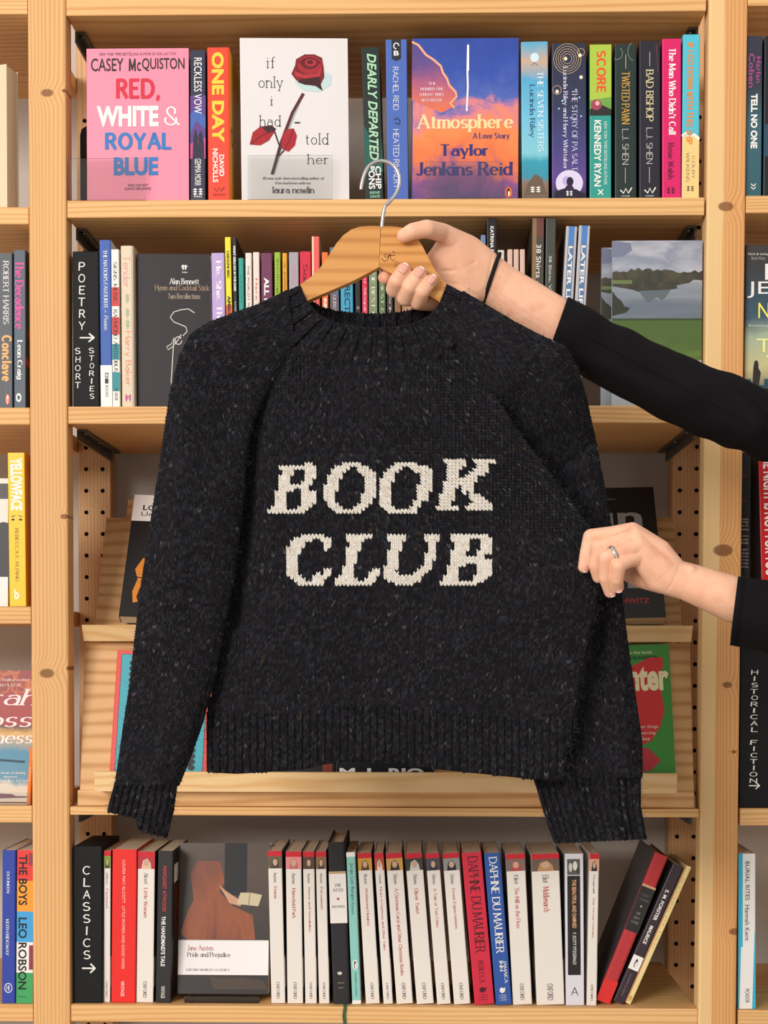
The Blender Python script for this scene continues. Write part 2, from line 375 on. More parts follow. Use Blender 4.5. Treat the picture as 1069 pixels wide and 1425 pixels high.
RZ = [P(1055, 8, 0).z+TH, P(1055, 272, 0).z, P(1055, 556, 0).z, P(1055, 868, 0).z, P(1055, 1125, 0).z, P(1055, 1406, 0).z]
for k, z in enumerate(LZ): board(XL, -.4648, z, mt=(2, 0, 1)[k % 3])
for k, z in enumerate(RZ): board(.4622, XR, z, mt=(1, 2, 0)[k % 3])
for x0 in (XL-.0502, XR+.0005):
    bpart('post', (x0, -.002, FLOOR), (x0+.0495, .032, 1.75), post_l, .003); bpart('rear_post', (x0, .28, FLOOR), (x0+.0495, .318, 1.75), post_b, .002)
railm = M('#5E5C57', .4, .5, .7, name='dark_steel_rail')
for zt in (ZA, ZB-TH, ZC-TH, ZD):
    for sx in (-1, 1):
        m = MB(); sh = .006 if sx > 0 else 0; xa = sx*.4145-sh; xb = sx*.401-sh
        m.box((min(xa, xb), .05, zt-.003), (max(xa, xb), .279, zt-.0003), railm)
        m.box((min(xa, sx*.4115-sh), .05, zt-.015), (max(xa, sx*.4115-sh), .279, zt-.003), railm)
        for yy in (.06, .15, .24): m.tube([(sx*.406-sh, yy, zt-.003), (sx*.406-sh, yy, zt-.0052)], .003, M('#8A8780', .3, .5, 1.0), 8)
        local(m, BASE); m.build('shelf_rail', case)
# ---- stepped display rack standing on the fourth board of the middle bay
pal = wood('pine_rack_panel', 'x', '#E9C08A', '#BD8750', [], .26, warp=2.6, nsc=5.5, alk=.32); palf = wood('pine_rack_lip', 'x', '#F4D3A0', '#DDAE72', [], .3, warp=2.5, alk=.2)
rack = empty('display_rack', 'two-tier sloping pine display rack with lips, on the board behind the jumper', 'display rack', (0, .0, ZD+.011))
RB = Vector((0, 0, ZD+.011))
def rpart(name, mbx): local(mbx, RB); return mbx.build(name, rack)
zl0 = ZD+.0115; zl1 = P(500, 894, .05).z; zu0 = P(500, 872, .08).z; zu1 = P(500, 720, .165).z; zu2 = P(500, 694, .18).z
m = MB(); m.box((-.406, .006, zl0), (.404, .022, P(500, 1101, .006).z), pal, .001); rpart('base_rail', m)
zb = P(500, 1101, .006).z
m = MB(); m.extrude([(.012, zb), (.05, zl1), (.066, zl1), (.03, zb)], -.404, .404, pal, 'yz'); rpart('lower_panel', m)
m = MB(); m.extrude([(-.02, zb+.001), (-.024, P(500, 1075, -.02).z), (-.012, P(500, 1075, -.02).z), (-.010, zb+.012), (.012, zb+.012), (.012, zb+.001)], P(132, 1085, -.02).x, P(942, 1085, -.02).x, palf, 'yz'); rpart('lower_lip', m)
zlt = P(500, 870, .012).z
m = MB(); m.extrude([(.03, zl1+.001), (.018, zlt), (.03, zlt), (.034, zu0-.002), (.0885, zu0-.002), (.0885, zl1+.001)], -.402, .402, palf, 'yz'); rpart('upper_lip', m)
m = MB(); m.extrude([(.0885, zu0), (.172, zu1), (.184, zu1), (.1005, zu0)], -.4, .4, pal, 'yz'); rpart('upper_panel', m)
m = MB(); m.extrude([(.1735, zu1+.0005), (.188, zu2), (.199, zu2), (.185, zu1+.0005)], -.372, .372, pal, 'yz'); rpart('panel_top', m)
for sx in (-1, 1):
    m = MB(); m.extrude([(.07, zl0), (.27, zl0), (.27, zu1-.02), (.186, zu1-.03), (.104, zu0-.004), (.07, zu0-.02)], sx*.37-.008, sx*.37+.008, pal, 'yz'); rpart('side_support', m)
LOWA = math.atan2(.038, zl1-zb); UPA = math.atan2(.0835, zu1-zu0)
# ------------------------------------------------------------------ books
def pages_mat():
    m = bpy.data.materials.new('paper_pages'); m.use_nodes = True; nt = m.node_tree; N, L, b = nodes(m)
    tc = N.new('ShaderNodeTexCoord'); mp = N.new('ShaderNodeMapping'); mp.inputs['Scale'].default_value = (1800, 14, 14)
    L.new(tc.outputs['Object'], mp.inputs[0]); n = noise(nt, mp.outputs[0], 1.0, 2)
    r = ramp(nt, [(.25, '#C9B89E'), (.75, '#E6DAC6')]); L.new(n.outputs[0], r.inputs[0]); L.new(r.outputs[0], b.inputs['Base Color']); b.inputs['Roughness'].default_value = .85
    return m
PAGES = pages_mat()
INK, WHT, CRM = '#1B191A', '#F2EFEA', '#E9DFCB'
def book(name, label, loc, T_, W, H, spine, front=None, back=None, sp=(), fr=(), bk=(), tilt=0.0, yaw=0.0, lean=0.0, group=None, cat='book', hard=False, block=False):
    """spine faces -Y (yaw 0); yaw -90 turns the front cover to -Y. loc = middle of the bottom of the face turned to the viewer"""
    o = empty(name, label, cat, loc, group)
    o.rotation_mode = 'XYZ'
    o.matrix_world = Matrix.Translation(loc) @ Matrix.Rotation(tilt, 4, 'Y') @ Matrix.Rotation(-lean, 4, 'X') @ Matrix.Rotation(yaw, 4, 'Z')
    front = front or spine; back = back or spine
    ms, mf, mk = (M(c, .38) if isinstance(c, str) else c for c in (spine, front, back))
    if yaw < -1:   # front face sits at local x=+T/2: shift so the turned face is at y=0, centred in x
        sh = Vector((-T_/2, -W/2, 0))
    else: sh = Vector((0, 0, 0))
    h = T_/2; mb = MB()
    if block:
        mb.box((-h, 0, 0), (h, W, H), ms, .0015)
    else:
        c = .0022 if hard else .0007; r = min(.0035 if hard else .0012, h*.5)
        out = [(-h, W), (-h, r), (-h+r*.3, r*.3), (-h+r, 0), (h-r, 0), (h-r*.3, r*.3), (h, r), (h, W)]
        inn = [(-h+c, W), (-h+c, r+c), (-h+c+r*.2, c+r*.2), (-h+c+r*.6, c), (h-c-r*.6, c), (h-c-r*.2, c+r*.2), (h-c, r+c), (h-c, W)]
        n = 8; lo = [(a, b, 0) for a, b in out] + [(a, b, 0) for a, b in inn]; vs = lo + [(a, b, H) for a, b, _ in lo]
        for i in range(n-1):
            mm = mk if i < 1 else (mf if i == n-2 else ms)
            mb.add([vs[i], vs[i+1], vs[i+1+16], vs[i+16]], [(0, 1, 2, 3)], mm)
            mb.add([vs[8+i], vs[9+i], vs[25+i], vs[24+i]], [(3, 2, 1, 0)], M('#D8D2C6') if not hard else mm)
            mb.add([vs[16+i], vs[17+i], vs[25+i], vs[24+i]], [(0, 1, 2, 3)], mm)
            mb.add([vs[i], vs[i+1], vs[9+i], vs[8+i]], [(3, 2, 1, 0)], mm)
        mb.add([vs[0], vs[8], vs[24], vs[16]], [(3, 2, 1, 0)], mk); mb.add([vs[7], vs[15], vs[31], vs[23]], [(0, 1, 2, 3)], mf)
    put(mb, (-h, 0, H), (1, 0, 0), (0, 0, -1), (0, -1, 0), T_, H, sp)
    put(mb, (h, 0, H), (0, 1, 0), (0, 0, -1), (1, 0, 0), W, H, fr)
    put(mb, (-h, W, H), (0, -1, 0), (0, 0, -1), (-1, 0, 0), W, H, bk)
    mb.v = [tuple(Vector(p)+sh) for p in mb.v]
    if block: 
        mb.build('sign_board', o); return o
    mb.build('cover', o)
    pg = MB(); c = .0024 if hard else .0009; i = .003 if hard else .0008
    pg.box((-h+c, .003 if hard else .0012, i if hard else .0004), (h-c, W-(.004 if hard else .0015), H-i), PAGES)
    pg.v = [tuple(Vector(p)+sh) for p in pg.v]
    pg.build('page_block', o)
    return o
def sp_book(label, q, z, W, spine, Y=.006, name='paperback_book', **kw):
    """q = (x top left, x top right, x bottom left, x bottom right, y top, y bottom) in the photo, on board height z"""
    a, b, c, d, yt, yb = q
    bl, br, tl, tr = P(c, yb, Y), P(d, yb, Y), P(a, yt, Y), P(b, yt, Y)
    t = ((br-bl).length + (tr-tl).length)/2*.965
    base, top = (bl+br)/2, (tl+tr)/2
    ax = top-base; tilt = math.atan2(ax.x, ax.z); H = ax.length
    loc = Vector((base.x, Y, z + .0004 + t/2*abs(math.sin(tilt))))
    H -= (loc.z - base.z) if abs(loc.z-base.z) < .02 else 0
    return book(name, label, loc, t, W, H, spine, tilt=tilt, **kw)
def fo_book(label, q, z, T_, cover, Y=.006, lean=.0, turn=0.0, spin=0.0, name='paperback_book', **kw):
    """face-out book, q = (x left, x right, y top, y bottom)"""
    a, b, yt, yb = q
    bl, br, tp = P(a, yb, Y), P(b, yb, Y), P((a+b)/2, yt, Y)
    W = (br-bl).length/max(.5, math.cos(turn)); H = (tp.z-(bl.z+br.z)/2)/math.cos(lean)
    if lean: # account for the top going back
        k = (2.006+Y+H*math.sin(lean))/(2.006+Y); H = (CAM.z+(tp.z-CAM.z)*k - (bl.z+br.z)/2)/math.cos(lean)
    zz = z if z is not None else (bl.z+br.z)/2
    zz += W/2*abs(math.sin(spin)) + T_*math.sin(lean)
    return book(name, label, Vector(((bl.x+br.x)/2, Y, zz+.0004)), T_, W, H, kw.pop('spine', cover), front=cover, yaw=-math.pi/2+turn, lean=lean, tilt=spin, **kw)

def acrylic():
    m = bpy.data.materials.new('clear_acrylic'); m.use_nodes = True; nt = m.node_tree; N, L = nt.nodes, nt.links
    N.remove(N['Principled BSDF']); out = N['Material Output']
    t = N.new('ShaderNodeBsdfTransparent'); t.inputs[0].default_value = (.95, .95, .94, 1)
    g = N.new('ShaderNodeBsdfGlossy'); g.inputs['Roughness'].default_value = .06
    f = N.new('ShaderNodeFresnel'); f.inputs[0].default_value = 1.45
    mx = N.new('ShaderNodeMixShader'); L.new(f.outputs[0], mx.inputs[0]); L.new(t.outputs[0], mx.inputs[1]); L.new(g.outputs[0], mx.inputs[2]); L.new(mx.outputs[0], out.inputs[0])
    return m
ACR = acrylic()
def stand(label, x0, x1, yt, z, Y=.002, dep=.03):
    a, b, t = P(x0, yt, Y), P(x1, yt, Y), P((x0+x1)/2, yt, Y)
    o = empty('acrylic_book_stand', label, 'book stand', ((a.x+b.x)/2, Y, z), 'clear stands of the top shelf')
    w = (b.x-a.x)/2; h = t.z-z
    m = MB(); m.box((-w, 0, .0003), (w, .0012, h), ACR, .0004); m.build('front_plate', o)
    m = MB(); m.box((-w, .0014, .0001), (w, dep, .0003), ACR); m.build('foot_plate', o)
    return o

# ---- cover pictures that vary across a face (real ink, in the book's own space)
def blend_mat(name, stops, axis='Z', lo=0.0, hi=.2, nscale=12, namt=.35, stretch=(1, 1, 1), rough=.4):
    m = bpy.data.materials.new(name); m.use_nodes = True; nt = m.node_tree; N, L, b = nodes(m)
    tc = N.new('ShaderNodeTexCoord'); sep = N.new('ShaderNodeSeparateXYZ'); L.new(tc.outputs['Object'], sep.inputs[0])
    mp = N.new('ShaderNodeMapping'); mp.inputs['Scale'].default_value = stretch; L.new(tc.outputs['Object'], mp.inputs[0])
    n = noise(nt, mp.outputs[0], nscale, 5, .6, .6)
    v = math_(nt, 'DIVIDE', math_(nt, 'SUBTRACT', sep.outputs[axis], lo), hi-lo)
    v = math_(nt, 'ADD', v, math_(nt, 'MULTIPLY', math_(nt, 'SUBTRACT', n.outputs[0], .5), namt))
    r = ramp(nt, stops); L.new(v, r.inputs[0]); L.new(r.outputs[0], b.inputs['Base Color']); b.inputs['Roughness'].default_value = rough
    return m

# ================= top shelf, middle bay
G1 = 'books on the top shelf'
fo_book('pink face-out paperback with red, white and blue title, far left of the top shelf', (121, 263, 68, 281), ZB, .028, '#EA8BA4', Y=.008, group=G1, fr=[
    T('NEW YORK TIMES BESTSELLING AUTHOR OF ONE LAST STOP', .13, .027, .88, .046, INK), T('CASEY', .045, .063, .365, .148, INK, 'semi'), T('M', .415, .063, .485, .148, INK, 'heavy'), T('c', .495, .09, .535, .148, INK, 'semi'), T('QUISTON', .545, .063, .96, .15, INK, 'semi'),
    T('RED,', .29, .195, .72, .345, '#D21F3C', 'heavy'), T('WHITE', .1, .375, .705, .51, WHT, 'black'), T('&', .76, .38, .915, .505, WHT, 'thin'),
    T('ROYAL', .18, .545, .83, .665, '#2A74BC', 'heavy'), T('BLUE', .265, .71, .70, .83, '#2A74BC', 'black'),
    T("TRUE LOVE ISN'T", .4, .885, .6, .902, INK), T('ALWAYS DIPLOMATIC', .37, .908, .63, .925, INK)], spine='#EA8BA4')
sp_book('thin navy and purple spine lettered RECKLESS VOW between pink and red books', (265, 286, 264, 287, 70, 280), ZB, .129, '#252A45', group=G1, sp=[
    B(0, .3, 1, .72, '#5B3A86'), G([(0, .42), (.5, .38), (1, .45), (1, .52), (.4, .47), (0, .55)], '#3F62B0'), G([(0, .62), (1, .58), (1, .72), (0, .72)], '#C2448F'),
    G([(.15, .72), (.2, .58), (.35, .52), (.5, .58), (.55, .72)], '#1C1B33'), G([(.5, .72), (.55, .56), (.75, .53), (.9, .62), (.92, .72)], '#1C1B33'),
    S('RECKLESS VOW', .25, .05, .75, .42, WHT), S('GEMMA MORR', .3, .72, .7, .9, WHT)] + ticks(.5, .94, .3, .014, WHT) + [T('PAN', .25, .965, .75, .98, WHT)])
sp_book('red spine with big yellow ONE DAY, yellow cover beside it', (288, 319, 289, 321, 66, 280), ZB, .129, '#EC4327', front='#F2B32C', group=G1, sp=[
    S('ONE DAY', .2, .03, .76, .62, '#F6CE3A', 'black'), S('DAVID', .52, .7, .74, .84, WHT, 'bold'), S('NICHOLLS', .22, .66, .46, .88, WHT, 'bold'),
    LN([(.28, .92), (.4, .94), (.5, .915), (.6, .94), (.75, .91)], .0012, INK), T('HODDER & STOUGHTON', .22, .955, .78, .968, INK)],
    fr=[B(0, 0, 1, 1, '#F2B32C'), E(.2, .55, .12, .06, '#B7331E'), E(.2, .55, .07, .035, '#F2B32C')])
fo_book('white face-out paperback with a red rose and small lower-case words', (337, 486, 52, 278), ZB, .032, M('#E2DEDE', .4), Y=.010, turn=.06, spin=-.012, group=G1, fr=[
    T('if', .245, .115, .325, .185, '#2B2727', 'type'), T('only', .17, .235, .40, .325, '#2B2727', 'type'), T('i', .275, .36, .30, .415, '#2B2727', 'type'),
    T('had', .17, .475, .375, .545, '#2B2727', 'type'), T('told', .6, .585, .815, .655, '#2B2727', 'type'), T('her', .61, .715, .81, .775, '#2B2727', 'type'),
    # shadow tint, stem, leaves, flower
    G([(.5, .27), (.58, .32), (.72, .33), (.84, .29), (.85, .23), (.78, .2), (.6, .24)], '#BFD9D8'), LN([(.30, .83), (.40, .62), (.50, .46), (.575, .35)], .0035, '#9FB3B2'),
    LN([(.285, .84), (.38, .63), (.48, .46), (.585, .34)], .0042, '#5B2226'), LN([(.285, .84), (.36, .67)], .004, '#3B2B2B'), LN([(.36, .67), (.31, .57), (.27, .56)], .002, '#4A2A2A'),
    LN([(.55, .52), (.5, .52)], .002, '#3B2B2B'), G([(.08, .655), (.11, .58), (.18, .545), (.27, .55), (.31, .58), (.26, .63), (.18, .66)], '#A81F2A'),
    G([(.19, .545), (.28, .535), (.33, .56), (.30, .58), (.24, .58)], '#3A2226'), LN([(.09, .652), (.18, .605), (.30, .572)], .0012, '#6A1219'),
    G([(.375, .68), (.38, .6), (.43, .56), (.49, .555), (.52, .6), (.5, .66), (.44, .7)], '#A81F2A'), LN([(.40, .69), (.45, .63), (.49, .56)], .0012, '#6A1219'), LN([(.33, .74), (.4, .69)], .0018, '#5B2226'),
    G([(.475, .22), (.51, .17), (.52, .13), (.6, .1), (.69, .1), (.76, .12), (.775, .18), (.78, .24), (.745, .285), (.76, .32), (.70, .295), (.6, .285), (.52, .26)], '#7A1A22'),
    G([(.53, .27), (.6, .24), (.74, .24), (.745, .285), (.765, .325), (.69, .29), (.6, .287)], '#3B1619'), E(.645, .165, .115, .055, '#A32430'), G([(.5, .2), (.58, .225), (.7, .22), (.76, .18), (.74, .235), (.6, .25), (.51, .235)], '#B3303A'),
    E(.645, .155, .08, .036, '#64131B'), E(.655, .15, .055, .025, '#B02A35'), E(.65, .148, .028, .013, '#5A1018'), LN(arc(.645, .17, .1, .045, 200, 350), .0015, '#4A0F15'),
    T('#1 new york times bestselling author of', .2, .855, .765, .875, '#3A3536', 'serif'), T('if he had been with me', .31, .885, .645, .9, '#3A3536', 'serif'), T('laura nowlin', .285, .915, .675, .955, '#3A3536', 'serif')])
sp_book('dark spine with slanted green DEARLY DEPARTED right of the rose book', (503, 528, 508, 535, 66, 276), ZB, .13, '#1C2A26', front='#141716', back='#1A1A1A', group=G1, sp=[
    G([(0, .5), (.4, .6), (.3, .72), (.9, .74), (1, .6), (1, .82), (0, .82)], '#1E5A50'), S('DEARLY DEPARTED', .3, .04, .8, .74, '#A9D9B4', 'boldi'),
    S('CHIP', .58, .78, .9, .93, WHT, 'bold'), S('PONS', .2, .78, .55, .93, WHT, 'bold'), T('RENE', .25, .945, .8, .962, '#8CC9A6', 'bold'), T('GADE', .25, .97, .8, .987, '#8CC9A6', 'bold')])
sp_book('bright blue spine lettered HEATED RIVALRY behind the hanger hook', (537, 566, 538, 570, 55, 276), ZB, .13, '#4A69B8', group=G1, sp=[
    G([(.28, .0), (.72, .0), (.72, .12), (.5, .135), (.28, .12)], '#20242F'), LN(arc(.5, .04, .12, .018, 90, 360), .0012, WHT), T('B', .38, .07, .62, .1, WHT, 'bold'),
    S('RACHEL REID', .32, .17, .58, .44, WHT, 'thin'), LN([(.35, .5), (.5, .49), (.65, .51), (.6, .53), (.4, .52)], .0014, '#1B2130'), S('HEATED RIVALRY', .3, .56, .58, .93, WHT, 'thin')])
sky = blend_mat('sunset_sky_print', [(0, '#5A3D7A'), (.14, '#8A4C86'), (.26, '#E8743E'), (.42, '#F08A4A'), (.52, '#DC8088'), (.6, '#4A62B4'), (.8, '#2348A8'), (1, '#1E3E9A')], hi=.213, nscale=20, namt=.6)
fo_book('face-out paperback with sunset clouds and a white vapour trail', (573, 721, 50, 275), ZB, .03, sky, Y=.008, spine='#3B3F8E', group=G1, fr=[
    G([(0, .02), (.06, .04), (.13, .1), (.27, .17), (.32, .25), (.42, .33), (.4, .42), (.28, .46), (0, .38)], blend_mat('purple_cloud_print', [(0, '#E0704A'), (.35, '#B0587A'), (.6, '#5F4486'), (1, '#3C3A84')], lo=.11, hi=.22, nscale=22, namt=.5)),
    LN([(0, .02), (.06, .04), (.13, .1), (.2, .13), (.27, .17), (.29, .21), (.33, .25), (.35, .29), (.41, .33), (.42, .36), (.36, .4), (.4, .43)], .0028, '#F3A987'),
    LN([(.525, .04), (.52, .2), (.525, .3), (.515, .45)], .0022, '#F4F1F3'), LN([(.53, .04), (.531, .2)], .0012, '#FFFFFF'),
    T('THE', .155, .27, .225, .285, '#E8DCE6', 'serif'), T('NUMBER ONE', .08, .303, .295, .32, '#E8DCE6', 'serif'), T('SUNDAY TIMES', .07, .337, .3, .354, '#E8DCE6', 'serif'), T('BESTSELLER', .09, .372, .285, .389, '#E8DCE6', 'serif'),
    T('Atmosphere', .045, .47, .955, .58, '#F8D9A0', 'serifb'), T('A Love Story', .57, .585, .92, .63, '#3A2A78', 'serifb'),
    T('Taylor', .27, .655, .72, .745, '#2F2A78', 'serifb'), T('Jenkins Reid', .04, .765, .95, .85, '#2F2A78', 'serifb')] + penguin(.91, .955, .034, .033))
sea = blend_mat('coast_spine_print', [(0, '#6A5A50'), (.1, '#8A6E58'), (.14, '#2F8FA8'), (.24, '#2A9CB4'), (.29, '#7FC8D8'), (.5, '#6FC0E0'), (.75, '#4FA6CF'), (.88, '#C9A98C'), (1, '#5FA9CC')], hi=.2, nscale=18, namt=.18)
sp_book('wide sea-blue spine with coast and sky, right of the sunset cover', (725, 763, 726, 765, 58, 272), ZB, .13, sea, front='#2A7F9E', group=G1, sp=[
    E(.5, .1, .16, .03, '#CFE6F0'), LN([(.4, .15), (.5, .13), (.6, .15)], .001, '#2D6E94'), S('THE SEVEN SISTERS', .6, .19, .82, .7, '#DDEBF2', 'serif'), S('Lucinda Riley', .26, .27, .5, .61, '#2A4A6A', 'serif'),
    G([(.1, .97), (.2, .9), (.5, .84), (.75, .87), (.9, .97)], '#6C5848')] + ticks(.5, .94, .18, .012, WHT))
night = blend_mat('night_spine_print', [(0, '#2A1D3C'), (.12, '#5A3F8E'), (.35, '#3A3A78'), (.6, '#232B4E'), (1, '#1E2138')], hi=.2, nscale=15, namt=.2)
sp_book('widest dark spine with gold rings and a white moon near its foot', (768, 816, 767, 818, 60, 272), ZB, .13, night, front='#1B1B2E', group=G1, sp=
    [LN(arc(cx, cy, r, r*.24, 0, 360, 22), .0005, '#D8B98C') for cx, cy, rr in ((.45, .1, .4), (.9, .22, .4), (.15, .3, .36), (.85, .06, .3)) for r in [rr*k/6 for k in range(2, 7)] if cx-r > 0 and cx+r < 1]
    + [E(cx, cy, .05, .012, '#F6E7C8') for cx, cy in ((.4, .1), (.85, .22), (.15, .31), (.82, .08))] + [E(u, v, .025, .006, '#9FD8F0') for u, v in ((.8, .35), (.2, .42), (.55, .48), (.85, .47), (.3, .37), (.7, .3))]
    + [S('THE STORY OF PA SALT', .58, .3, .74, .82, '#C9C3E0', 'serif'), S('Lucinda Riley and Harry Whittaker', .3, .15, .46, .81, '#D9D4E8', 'serif'), E(.5, .9, .4, .085, '#DDD3F0'), E(.42, .885, .12, .03, '#B9ABD8'),
       G([(.05, 1), (.1, .95), (.4, .93), (.7, .94), (.95, .97), (.95, 1)], '#1D1730'), E(.52, .89, .1, .03, '#1D1730'), E(.5, .94, .13, .03, '#2A1D3C')] + ticks(.5, .965, .09, .01, WHT))
sp_book('lime and teal spine with orange SCORE', (821, 851, 820, 852, 62, 272), ZB, .13, '#2F9A8E', front='#2D8A6A', group=G1, sp=[
    B(0, 0, 1, .36, '#A9C545'), S('SCORE', .3, .04, .75, .31, '#E2562F', 'heavy'), G([(0, .36), (1, .34), (1, .44), (0, .45)], '#6FA048'), G([(0, .42), (.4, .38), (1, .42), (1, .46), (0, .46)], '#2B2524'), E(.3, .39, .25, .035, '#A2435A'), E(.35, .38, .1, .015, '#E6B5A8'),
    S('KENNEDY RYAN', .2, .49, .52, .92, WHT, 'bold'), S('NEW YORK TIMES BESTSELLING AUTHOR', .66, .5, .8, .91, '#D8EEE8'), LN([(.38, .94), (.62, .975)], .0014, WHT), LN([(.62, .94), (.38, .975)], .0014, WHT)])
def shen(title, col, bg):
    return [LN([(.5, .07), (.5, .16)], .0006, '#CFC6A8'), S(title, .32, .18, .68, .52 if 'T' == title[0] else .51, col, 'serif'), S('L.J. SHEN', .33, .55, .64, .78, '#C9C4BC', 'thin'),
            LN([(.48, .8), (.48, .9)], .0006, '#CFC6A8'), LN([(.25, .945), (.4, .965), (.5, .935), (.62, .965), (.78, .93)], .0016, WHT), T('HODDER', .3, .98, .7, .987, WHT)]
sp_book('dark green spine lettered TWISTED PAWN in gold', (856, 886, 855, 887, 61, 272), ZB, .13, '#20302E', group=G1, sp=[LN(arc(.1, .06, .25, .04, -60, 120), .001, '#6A7A70'), LN(arc(.9, .05, .3, .06, 100, 250), .001, '#6A7A70')] + shen('TWISTED PAWN', '#D9A545', 0))
sp_book('near-black navy spine lettered BAD BISHOP in pale gold', (890, 919, 889, 920, 57, 272), ZB, .13, '#23232F', group=G1, sp=[LN([(.8, .02), (.9, .2)], .0005, '#8A4A50')] + shen('BAD BISHOP', '#D8CBA0', 0))
sp_book('hot pink spine between the navy and turquoise ones', (922, 948, 921, 949, 54, 272), ZB, .13, '#D91E68', group=G1, sp=[S('The Man Who Didn\'t Call', .35, .06, .72, .6, WHT, 'serifb'), S('Rosie Walsh', .3, .65, .62, .88, '#5A0E2E', 'serifb')] + ticks(.45, .95, .2, .012, '#3A0A20'))
sp_book('turquoise and sand spine leaning on the right post of the top shelf', (950.5, 975, 948.5, 973, 48, 271), ZB, .13, '#52BFD6', front='#D9822F', group=G1, sp=[
    B(0, .62, 1, 1, '#F2CF8A'), LN([(0, .62), (.2, .6), (.4, .63), (.7, .61), (1, .64)], .004, '#F7EFDA'), S('IF I GO DOWN WITH THIS SHIP', .22, .05, .62, .67, '#E08A2E', 'heavy'), S('COLBY', .58, .74, .76, .88, '#5A4630', 'thin'), S('WILKENS', .24, .72, .44, .9, '#5A4630', 'thin')] + ticks(.5, .94, .2, .01, '#5A4630'))
bk = MB(); a = P(109, 172, .05); b_ = P(122, 281, .05)
o = empty('bookend', 'black steel bookend at the left end of the top shelf', 'bookend', (a.x+.03, .06, ZB))
w_ = .06; hh = a.z-ZB
m = MB(); m.extrude([(-.03, .0003), (.03, .0003), (.03, hh), (-.022, hh), (-.028, hh-.004), (-.03, hh-.012)], 0, .0015, M('#17171A', .5, name='black_steel'), 'xz'); m.build('upright', o)
m = MB(); m.box((-.03, .0017, .0003), (.03, .08, .0012), M('#17171A', .5, name='black_steel')); m.build('foot', o)
stand('clear acrylic stand in front of the pink face-out book', 95, 203, 220, ZB, -.0005)
stand('clear acrylic stand in front of the white rose book', 345, 463, 216, ZB, -.0005)
stand('clear acrylic stand in front of the sunset-cloud book', 592, 700, 225, ZB, -.0005)
# right bay
sp_book('dark teal spine lettered TELL NO ONE in the right bay', (1039, 1062, 1037, 1060, 50, 269), RZ[1], .13, blend_mat('teal_spine_print', [(0, '#2A5A66'), (.45, '#33606E'), (.7, '#27313F'), (1, '#2A2C3E')], hi=.2, nscale=9, namt=.2), front='#1C232B', group='top shelf books of the right bay', sp=[
    S('Harlan', .62, .13, .9, .29, '#C04A96'), S('Coben', .15, .11, .5, .32, '#C04A96'), S('TELL NO ONE', .3, .36, .72, .7, WHT, 'black'), LN([(.35, .92), (.5, .935), (.65, .92)], .0012, WHT), LN([(.35, .94), (.5, .955), (.65, .94)], .0012, WHT)])
sp_book('very dark spine with red lettering at the right edge, top shelf', (1064, 1084, 1062, 1082, 50, 269), RZ[1], .13, '#1B1D26', group='top shelf books of the right bay', sp=[S('STAY CLOSE', .3, .25, .7, .55, '#A03030', 'bold'), B(0, .55, 1, .75, '#2A4C60')])
# left bay, top: cream book turned sideways
fo_book('plain cream book turned partly away at the left edge of the top shelf', (-70, 13, 90, 288), LZ[1], .03, '#D6C6A4', Y=.012, turn=-.25, group=None, spine='#CDBB97')
# ================= second shelf, middle bay
def flip_label(o, s): o['label'] = s
G2 = 'books on the second shelf'
CH = M('#E9E6E0', .7, name='chalk_paint'); BLK = M('#18181A', .6, .2, name='black_board_paint')
def chalk(txt, cx, v0, dv, w=.3):
    """hand-painted capitals one under another"""
    o = []
    for k, ch in enumerate(txt):
        if ch == ' ': continue
        ww = w*(.25 if ch == 'I' else 1)
        o.append(T(ch, cx-ww/2+random.uniform(-.02, .02), v0+dv*k, cx+ww/2, v0+dv*(k+.72), CH, 'hand'))
    return o
a, b = P(99, 350, .006), P(140, 567, .006)
book('shelf_marker', 'black painted block hand-lettered POETRY and SHORT STORIES at the left post', Vector(((a.x+b.x)/2, .006, ZC+.0004)), (b.x-a.x)*.92, .14, a.z-ZC, BLK, block=True, cat='shelf sign', sp=
     chalk('POETRY', .36, .07, .076, .24) + [T('>', .27, .525, .84, .585, CH, 'hand')] + chalk('SHORT', .2, .62, .055, .19) + chalk('STORIES', .72, .62, .049, .18))
sp_book('slim royal blue spine with a white foot beside the poetry sign', (138, 154, 140, 157, 334, 567), ZC, .135, '#2554A8', front='#E9EDF2', back='#E9EDF2', group=G2, sp=[
    B(0, .75, 1, 1, WHT), S("THE NATION'S FAVOURITE", .35, .06, .68, .41, WHT, 'serif'), B(.45, .42, .5, .435, WHT), S('Poems', .35, .45, .7, .54, WHT, 'ital'), B(.38, .795, .68, .825, INK), B(.38, .83, .68, .86, INK), T('BB', .42, .8, .64, .82, WHT, 'bold'), S('BOOKS', .42, .87, .66, .94, INK)])
sp_book('white spine with red and teal patches and spaced serif capitals', (155, 165, 156, 168, 347, 567), ZC, .13, '#EFEBE4', group=G2, sp=[
    B(0, .24, 1, .36, '#CC3B36'), B(0, .43, 1, .54, '#CC3B36'), B(0, .6, 1, .7, '#2F8C96'), B(0, .78, 1, .9, '#2F8C96'), S('SIGNS, MUSIC', .22, .08, .72, .34, INK, 'serif'), S('RAYMOND ANTROBUS', .22, .38, .72, .78, INK, 'serif'), S('PICADOR', .3, .88, .7, .96, INK, 'serif')])
